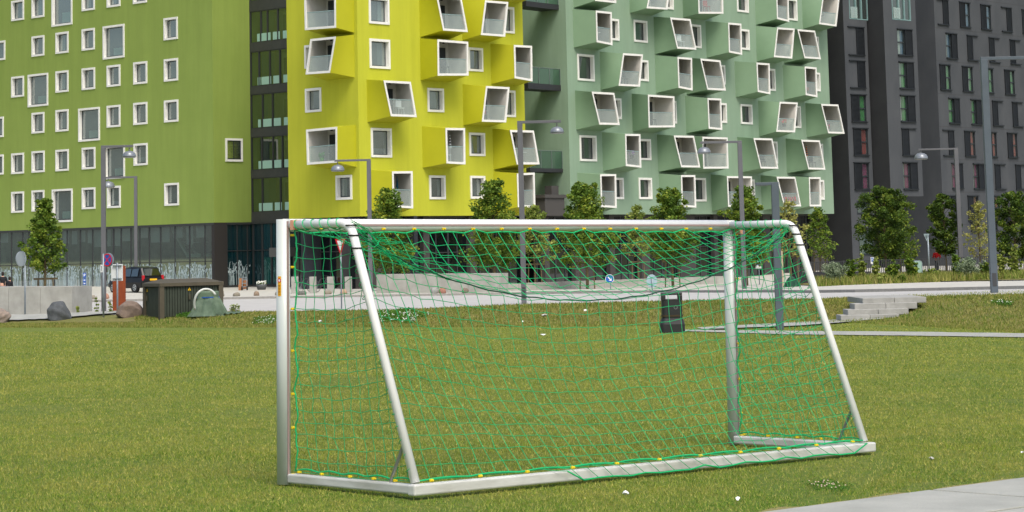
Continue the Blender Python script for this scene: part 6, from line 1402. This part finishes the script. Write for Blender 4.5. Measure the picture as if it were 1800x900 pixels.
# ================================================================== BALCONY THINGS
def balpt(key, a, b_, h=0):   # a: 0 left .. 1 right, b: 0 wall .. 1 front
    o, P_, I_, F_ = BAL[key]; fl = I_[3]*(1-a)+I_[2]*a; q = fl-F_.n*(.25+(1-b_)*1.2); q = np.array(q); q[2] = fl[2]+.03+h; return q
wplas = mat('white_plastic', (214, 216, 214), .5); dmet = mat('dark_metal_chair', (40, 42, 46), .5)
def chair(key, a, b_, m, lb, grp='chairs on the balconies', yaw=.5):
    p = balpt(key, a, b_); c, s_ = math.cos(yaw), math.sin(yaw); X_ = np.array([c, s_, 0]); Yv = np.array([-s_, c, 0]); T = thing('balcony_chair', lb, 'chair', p, grp)
    mb = MB(); mb.obox(p+UP*.44, X_*.22, Yv*.22, UP*.02); mb.build('seat', m, T)
    mb = MB(); mb.obox(p+Yv*.22+UP*.74, X_*.21, Yv*.015+UP*.0, UP*.22); mb.build('backrest', m, T)
    for i in (-1, 1):
        for j in (-1, 1): mb = MB(); mb.tube([p+X_*.2*i+Yv*.2*j, p+X_*.17*i+Yv*.18*j+UP*.42], .02, 5); mb.build('leg', m, T)
def btable(key, a, b_, m, lb):
    p = balpt(key, a, b_); T = thing('balcony_table', lb, 'table', p, 'small tables on the balconies'); mb = MB(); mb.lathe(p+UP*.68, [(.32, 0), (.32, .03)], 16); mb.build('tabletop', m, T); mb = MB(); mb.tube([p, p+UP*.68], .03, 6); mb.tube([p-UP*-.02+np.array([-.22, 0, 0]), p+np.array([.22, 0, .02])], .02, 5); mb.build('leg', m, T)
def fpot(key, a, b_, col, lb, h=0, potc=(70, 66, 60), n=26):
    p = balpt(key, a, b_, h); T = thing('flower_pot', lb, 'flower pot', p, 'flower pots on the balconies'); mb = MB(); mb.lathe(p, [(.12, 0), (.17, .26)], 14); mb.build('pot', mat('pot_%d_%d' % potc[:2], potc, .7), T)
    leaves('foliage', [p+UP*.38], [.2], 90, .1, LM['mid'], T, int(a*100)+7); mb = MB(); r = random.Random(int(a*1000)+h*7)
    for i in range(n): q = p+np.array([r.uniform(-.2, .2), r.uniform(-.25, 0), r.uniform(.3, .6)]); mb.obox(q, (.035, 0, 0), (0, .02, 0), (0, 0, .03))
    mb.build('blossoms', mat('blossom_%d_%d' % col[:2], col, .7), T)
def parasol(key, a, b_, m1, m2, lb):
    p = balpt(key, a, b_); T = thing('parasol', lb, 'parasol', p, 'closed parasols on the balconies'); mb = MB(); mb.tube([p, p+UP*1.9], .02, 6); mb.build('pole', wplas, T); mb = MB(); mb.lathe(p, [(.22, 0), (.2, .08)], 14); mb.build('base', dmet, T)
    mb = MB()
    for i in range(10): mb.cur = i % 2; z = .95+i*.1; mb.lathe(p+UP*z, [(.11-.009*i, 0), (.105-.009*i, .098)], 10)
    mb.build('canopy', [m1, m2], T)
teal = mat('canopy_teal', (20, 72, 92), .8); rdp = (200, 40, 44)
chair(('y1', 2), .62, .6, dmet, 'dark chair on the lower left yellow balcony beside a red flower', yaw=2.2); fpot(('y1', 2), .86, .5, (214, 50, 50), 'raised pot of red flowers on the lower left yellow balcony', h=.75); fpot(('y1', 2), .3, .8, (60, 140, 50), 'bright green pot on the lower left yellow balcony', potc=(70, 150, 40))
chair(('y2', 0), .7, .6, wplas, 'white chair on the yellow balcony above the second window row'); btable(('y2', 0), .3, .5, dmet, 'thin dark table beside the white chair on a yellow balcony')
chair(('y2', 1), .5, .7, wplas, 'white chair on the lowest yellow balcony behind the tree'); parasol(('y2', 1), .72, .5, teal, teal, 'closed dark teal parasol on the lowest yellow balcony')
chair(('y2', 7), .35, .7, wplas, 'white folding chair beside the striped parasol'); parasol(('y2', 7), .72, .5, wplas, dmet, 'black and white striped closed parasol on a yellow balcony')
chair(('y2', 3), .45, .7, dmet, 'grey chair on the upper yellow balcony with square front'); fpot(('y2', 6), .3, .7, (190, 80, 70), 'low planter with reddish flowers on the slanted yellow balcony'); btable(('y2', 8), .6, .6, wplas, 'white table on the yellow balcony behind the lamp post')
chair(('g', 10), .62, .6, dmet, 'black chair on the slanted green balcony with red flowers'); btable(('g', 10), .3, .6, dmet, 'small dark table on the slanted green balcony'); fpot(('g', 10), .32, .6, (208, 40, 40), 'red flowers on the dark balcony table', h=.7)
chair(('g', 4), .65, .6, mat('chair_red', (170, 70, 60), .6), 'reddish chair on the topmost middle green balcony'); btable(('g', 4), .3, .6, dmet, 'dark table on the topmost middle green balcony')
btable(('g', 7), .5, .6, dmet, 'black table on the upper right green balcony'); btable(('g', 1), .5, .6, wplas, 'white table on the upper left green balcony'); chair(('g', 3), .55, .7, wplas, 'white chair on the slanted upper green balcony')
fpot(('g', 18), .2, .8, (226, 110, 50), 'orange flowers on the green balcony beside red ones'); fpot(('g', 18), .7, .8, (214, 60, 60), 'green plant with red blossoms on the same right balcony', h=.3); chair(('g', 18), .5, .4, wplas, 'white chair behind the orange flowers on the right')
fpot(('g', 28), .2, .9, (214, 36, 60), 'left red geranium pot on the lowest right balcony'); fpot(('g', 28), .5, .9, (214, 36, 60), 'middle red geranium pot on the lowest right balcony'); fpot(('g', 28), .8, .9, (214, 36, 60), 'right red geranium pot on the lowest right balcony'); chair(('g', 28), .6, .4, dmet, 'dark chair behind the red geranium pots')
fpot(('g', 19), .25, .8, (200, 60, 110), 'pink flowers on the rightmost green balcony overhanging the corner'); btable(('g', 19), .6, .6, dmet, 'dark table on the rightmost overhanging green balcony'); parasol(('g', 24), .45, .5, mat('canopy_orange', (200, 120, 60), .8), teal, 'multicoloured closed parasol on the lower right green balcony'); chair(('g', 24), .65, .7, dmet, 'dark chair under the multicoloured parasol')
fpot(('g', 20), .8, .8, (120, 60, 150), 'purple flowers on the lower left green balcony', h=.5); chair(('g', 20), .25, .7, wplas, 'white chair beside the purple flowers'); chair(('g', 16), .4, .7, dmet, 'dark lounge chair on the wide middle green balcony', yaw=1.2); chair(('g', 23), .6, .6, dmet, 'low dark armchair on the lower green balcony by the lamp', yaw=.2); chair(('g', 11), .5, .6, dmet, 'dark chair on the narrow middle green balcony'); fpot(('g', 14), .5, .8, (190, 90, 80), 'small plant on the narrow right green balcony')
# ================================================================== LITTER AND CLOVER
paper = mat('paper_white', (228, 230, 228), .8)
for i, (u, v, w, h, lb) in enumerate(((563, 568, 8, 4, 'crumpled white paper on the bank left of the stanchion'), (656, 580, 4, 2.5, 'tiny white scrap on the field behind the net'), (957, 558, 13, 5, 'flattened grey carton on the bank behind the net'), (1029, 549, 6, 4, 'small white scrap high on the bank'), (954, 590, 11, 3, 'white strip of paper on the field behind the net'), (919, 568, 4, 3, 'white speck at the foot of the bank'), (1100, 870, 13, 8, 'crumpled white tissue in front of the rear bar'), (1297, 885, 10, 8, 'white paper cup piece near the bottom edge'), (1638, 813, 13, 6, 'grey white scrap on the grass right of the goal'), (1797, 798, 7, 4, 'white scrap at the right edge of the field'))):
    p = place(u, v, 12); s = sfr(p); r = np.random.default_rng(i); mb = MB(); n = 9; vs = [p+np.array([math.cos(q)*w*s*.5*r.uniform(.6, 1.1), math.sin(q)*w*s*.5*r.uniform(.6, 1.1), h*s*r.uniform(.1, .9)]) for q in np.linspace(0, 6.28, n, endpoint=False)]+[p+UP*h*s, p]
    mb.add(vs, [(k, (k+1) % n, n) for k in range(n)]+[(k, (k+1) % n, n+1) for k in range(n)]); tag(mb.build('litter', paper if 'grey' not in lb else mat('carton_grey', (176, 176, 168), .8), loc=p), lb, 'litter', 'scraps of litter on the grass')
def patch(nm, lb, u0, u1, v0, v1, N, h, m, w=.03, Nf=0, fc=(226, 224, 214), seed=1):
    r = np.random.default_rng(seed); V = []; 
    cen = [(place(u0+(u1-u0)*(i+.5)/12, v0+(v1-v0)*(.5+.25*math.sin(i*1.9)), 10)) for i in range(12)]
    a0, b0 = place(u0, (v0+v1)/2, 10), place(u1, (v0+v1)/2, 10); top, bot = place((u0+u1)/2, v0, 10), place((u0+u1)/2, v1, 10); hx = (b0[0]-a0[0])/2; c0 = (a0+b0)/2; dy = abs(top[1]-bot[1])/2
    ang = r.uniform(0, 2*np.pi, N); q = r.random(N)**.6; wob = 1+.25*np.sin(ang*5+1); x = c0[0]+np.cos(ang)*q*hx*wob; y = (top[1]+bot[1])/2+np.sin(ang)*q*dy*wob+(x-c0[0])*(b0[1]-a0[1])/(2*hx); z = zt(x, y)+h*r.random(N)
    d = r.normal(size=(N, 3)); d[:, 2] *= .4; e = r.normal(size=(N, 3)); e[:, 2] = np.abs(e[:, 2]); d /= np.linalg.norm(d, axis=1)[:, None]; e /= np.linalg.norm(e, axis=1)[:, None]; P_ = np.stack([x, y, z], 1)
    V = np.stack([P_-d*w, P_+d*w, P_+e*w*1.6], 1).reshape(-1, 3); o = rawmesh(nm, V, np.arange(3*N).reshape(-1, 3), m, rndattr=r.random(N)); tag(o, lb, 'clover', kind='stuff')
    if Nf:
        k = r.choice(N, Nf, replace=False); P2 = P_[k]; P2[:, 2] = zt(P2[:, 0], P2[:, 1])+h*.95; mb = MB(); rr_ = w*.8
        for q in P2: mb.lathe(q, [(rr_*.5, -rr_*.6), (rr_, 0), (rr_*.6, rr_*.7)], 6)
        tag(mb.build('clover_flowers', mat('clover_%d' % fc[1], fc, .8)), lb+', its blossoms', 'flowers', kind='stuff')
cl = leafmat('clover_leaf', [(60, 102, 30), (80, 124, 40), (102, 142, 52)])
patch('clover_patch', 'dark green clover patch with white flowers on the bank behind the net', 662, 745, 546, 569, 6000, .09, cl, .035, 120)
patch('clover_patch', 'clover strip with white flowers on the bank left of the goal', 445, 492, 558, 571, 2200, .07, cl, .03, 50)
patch('clover_patch', 'pinkish clover flowers in the grass near the slabs', 1425, 1500, 852, 872, 700, .022, cl, .008, 26, (214, 190, 170))
patch('clover_patch', 'small green clump on the right bank near the lamp post', 1748, 1778, 532, 540, 800, .09, cl, .035, 14)
patch('clover_patch', 'green weeds along the foot of the utility cabinet', 310, 345, 554, 561, 800, .16, cl, .04)
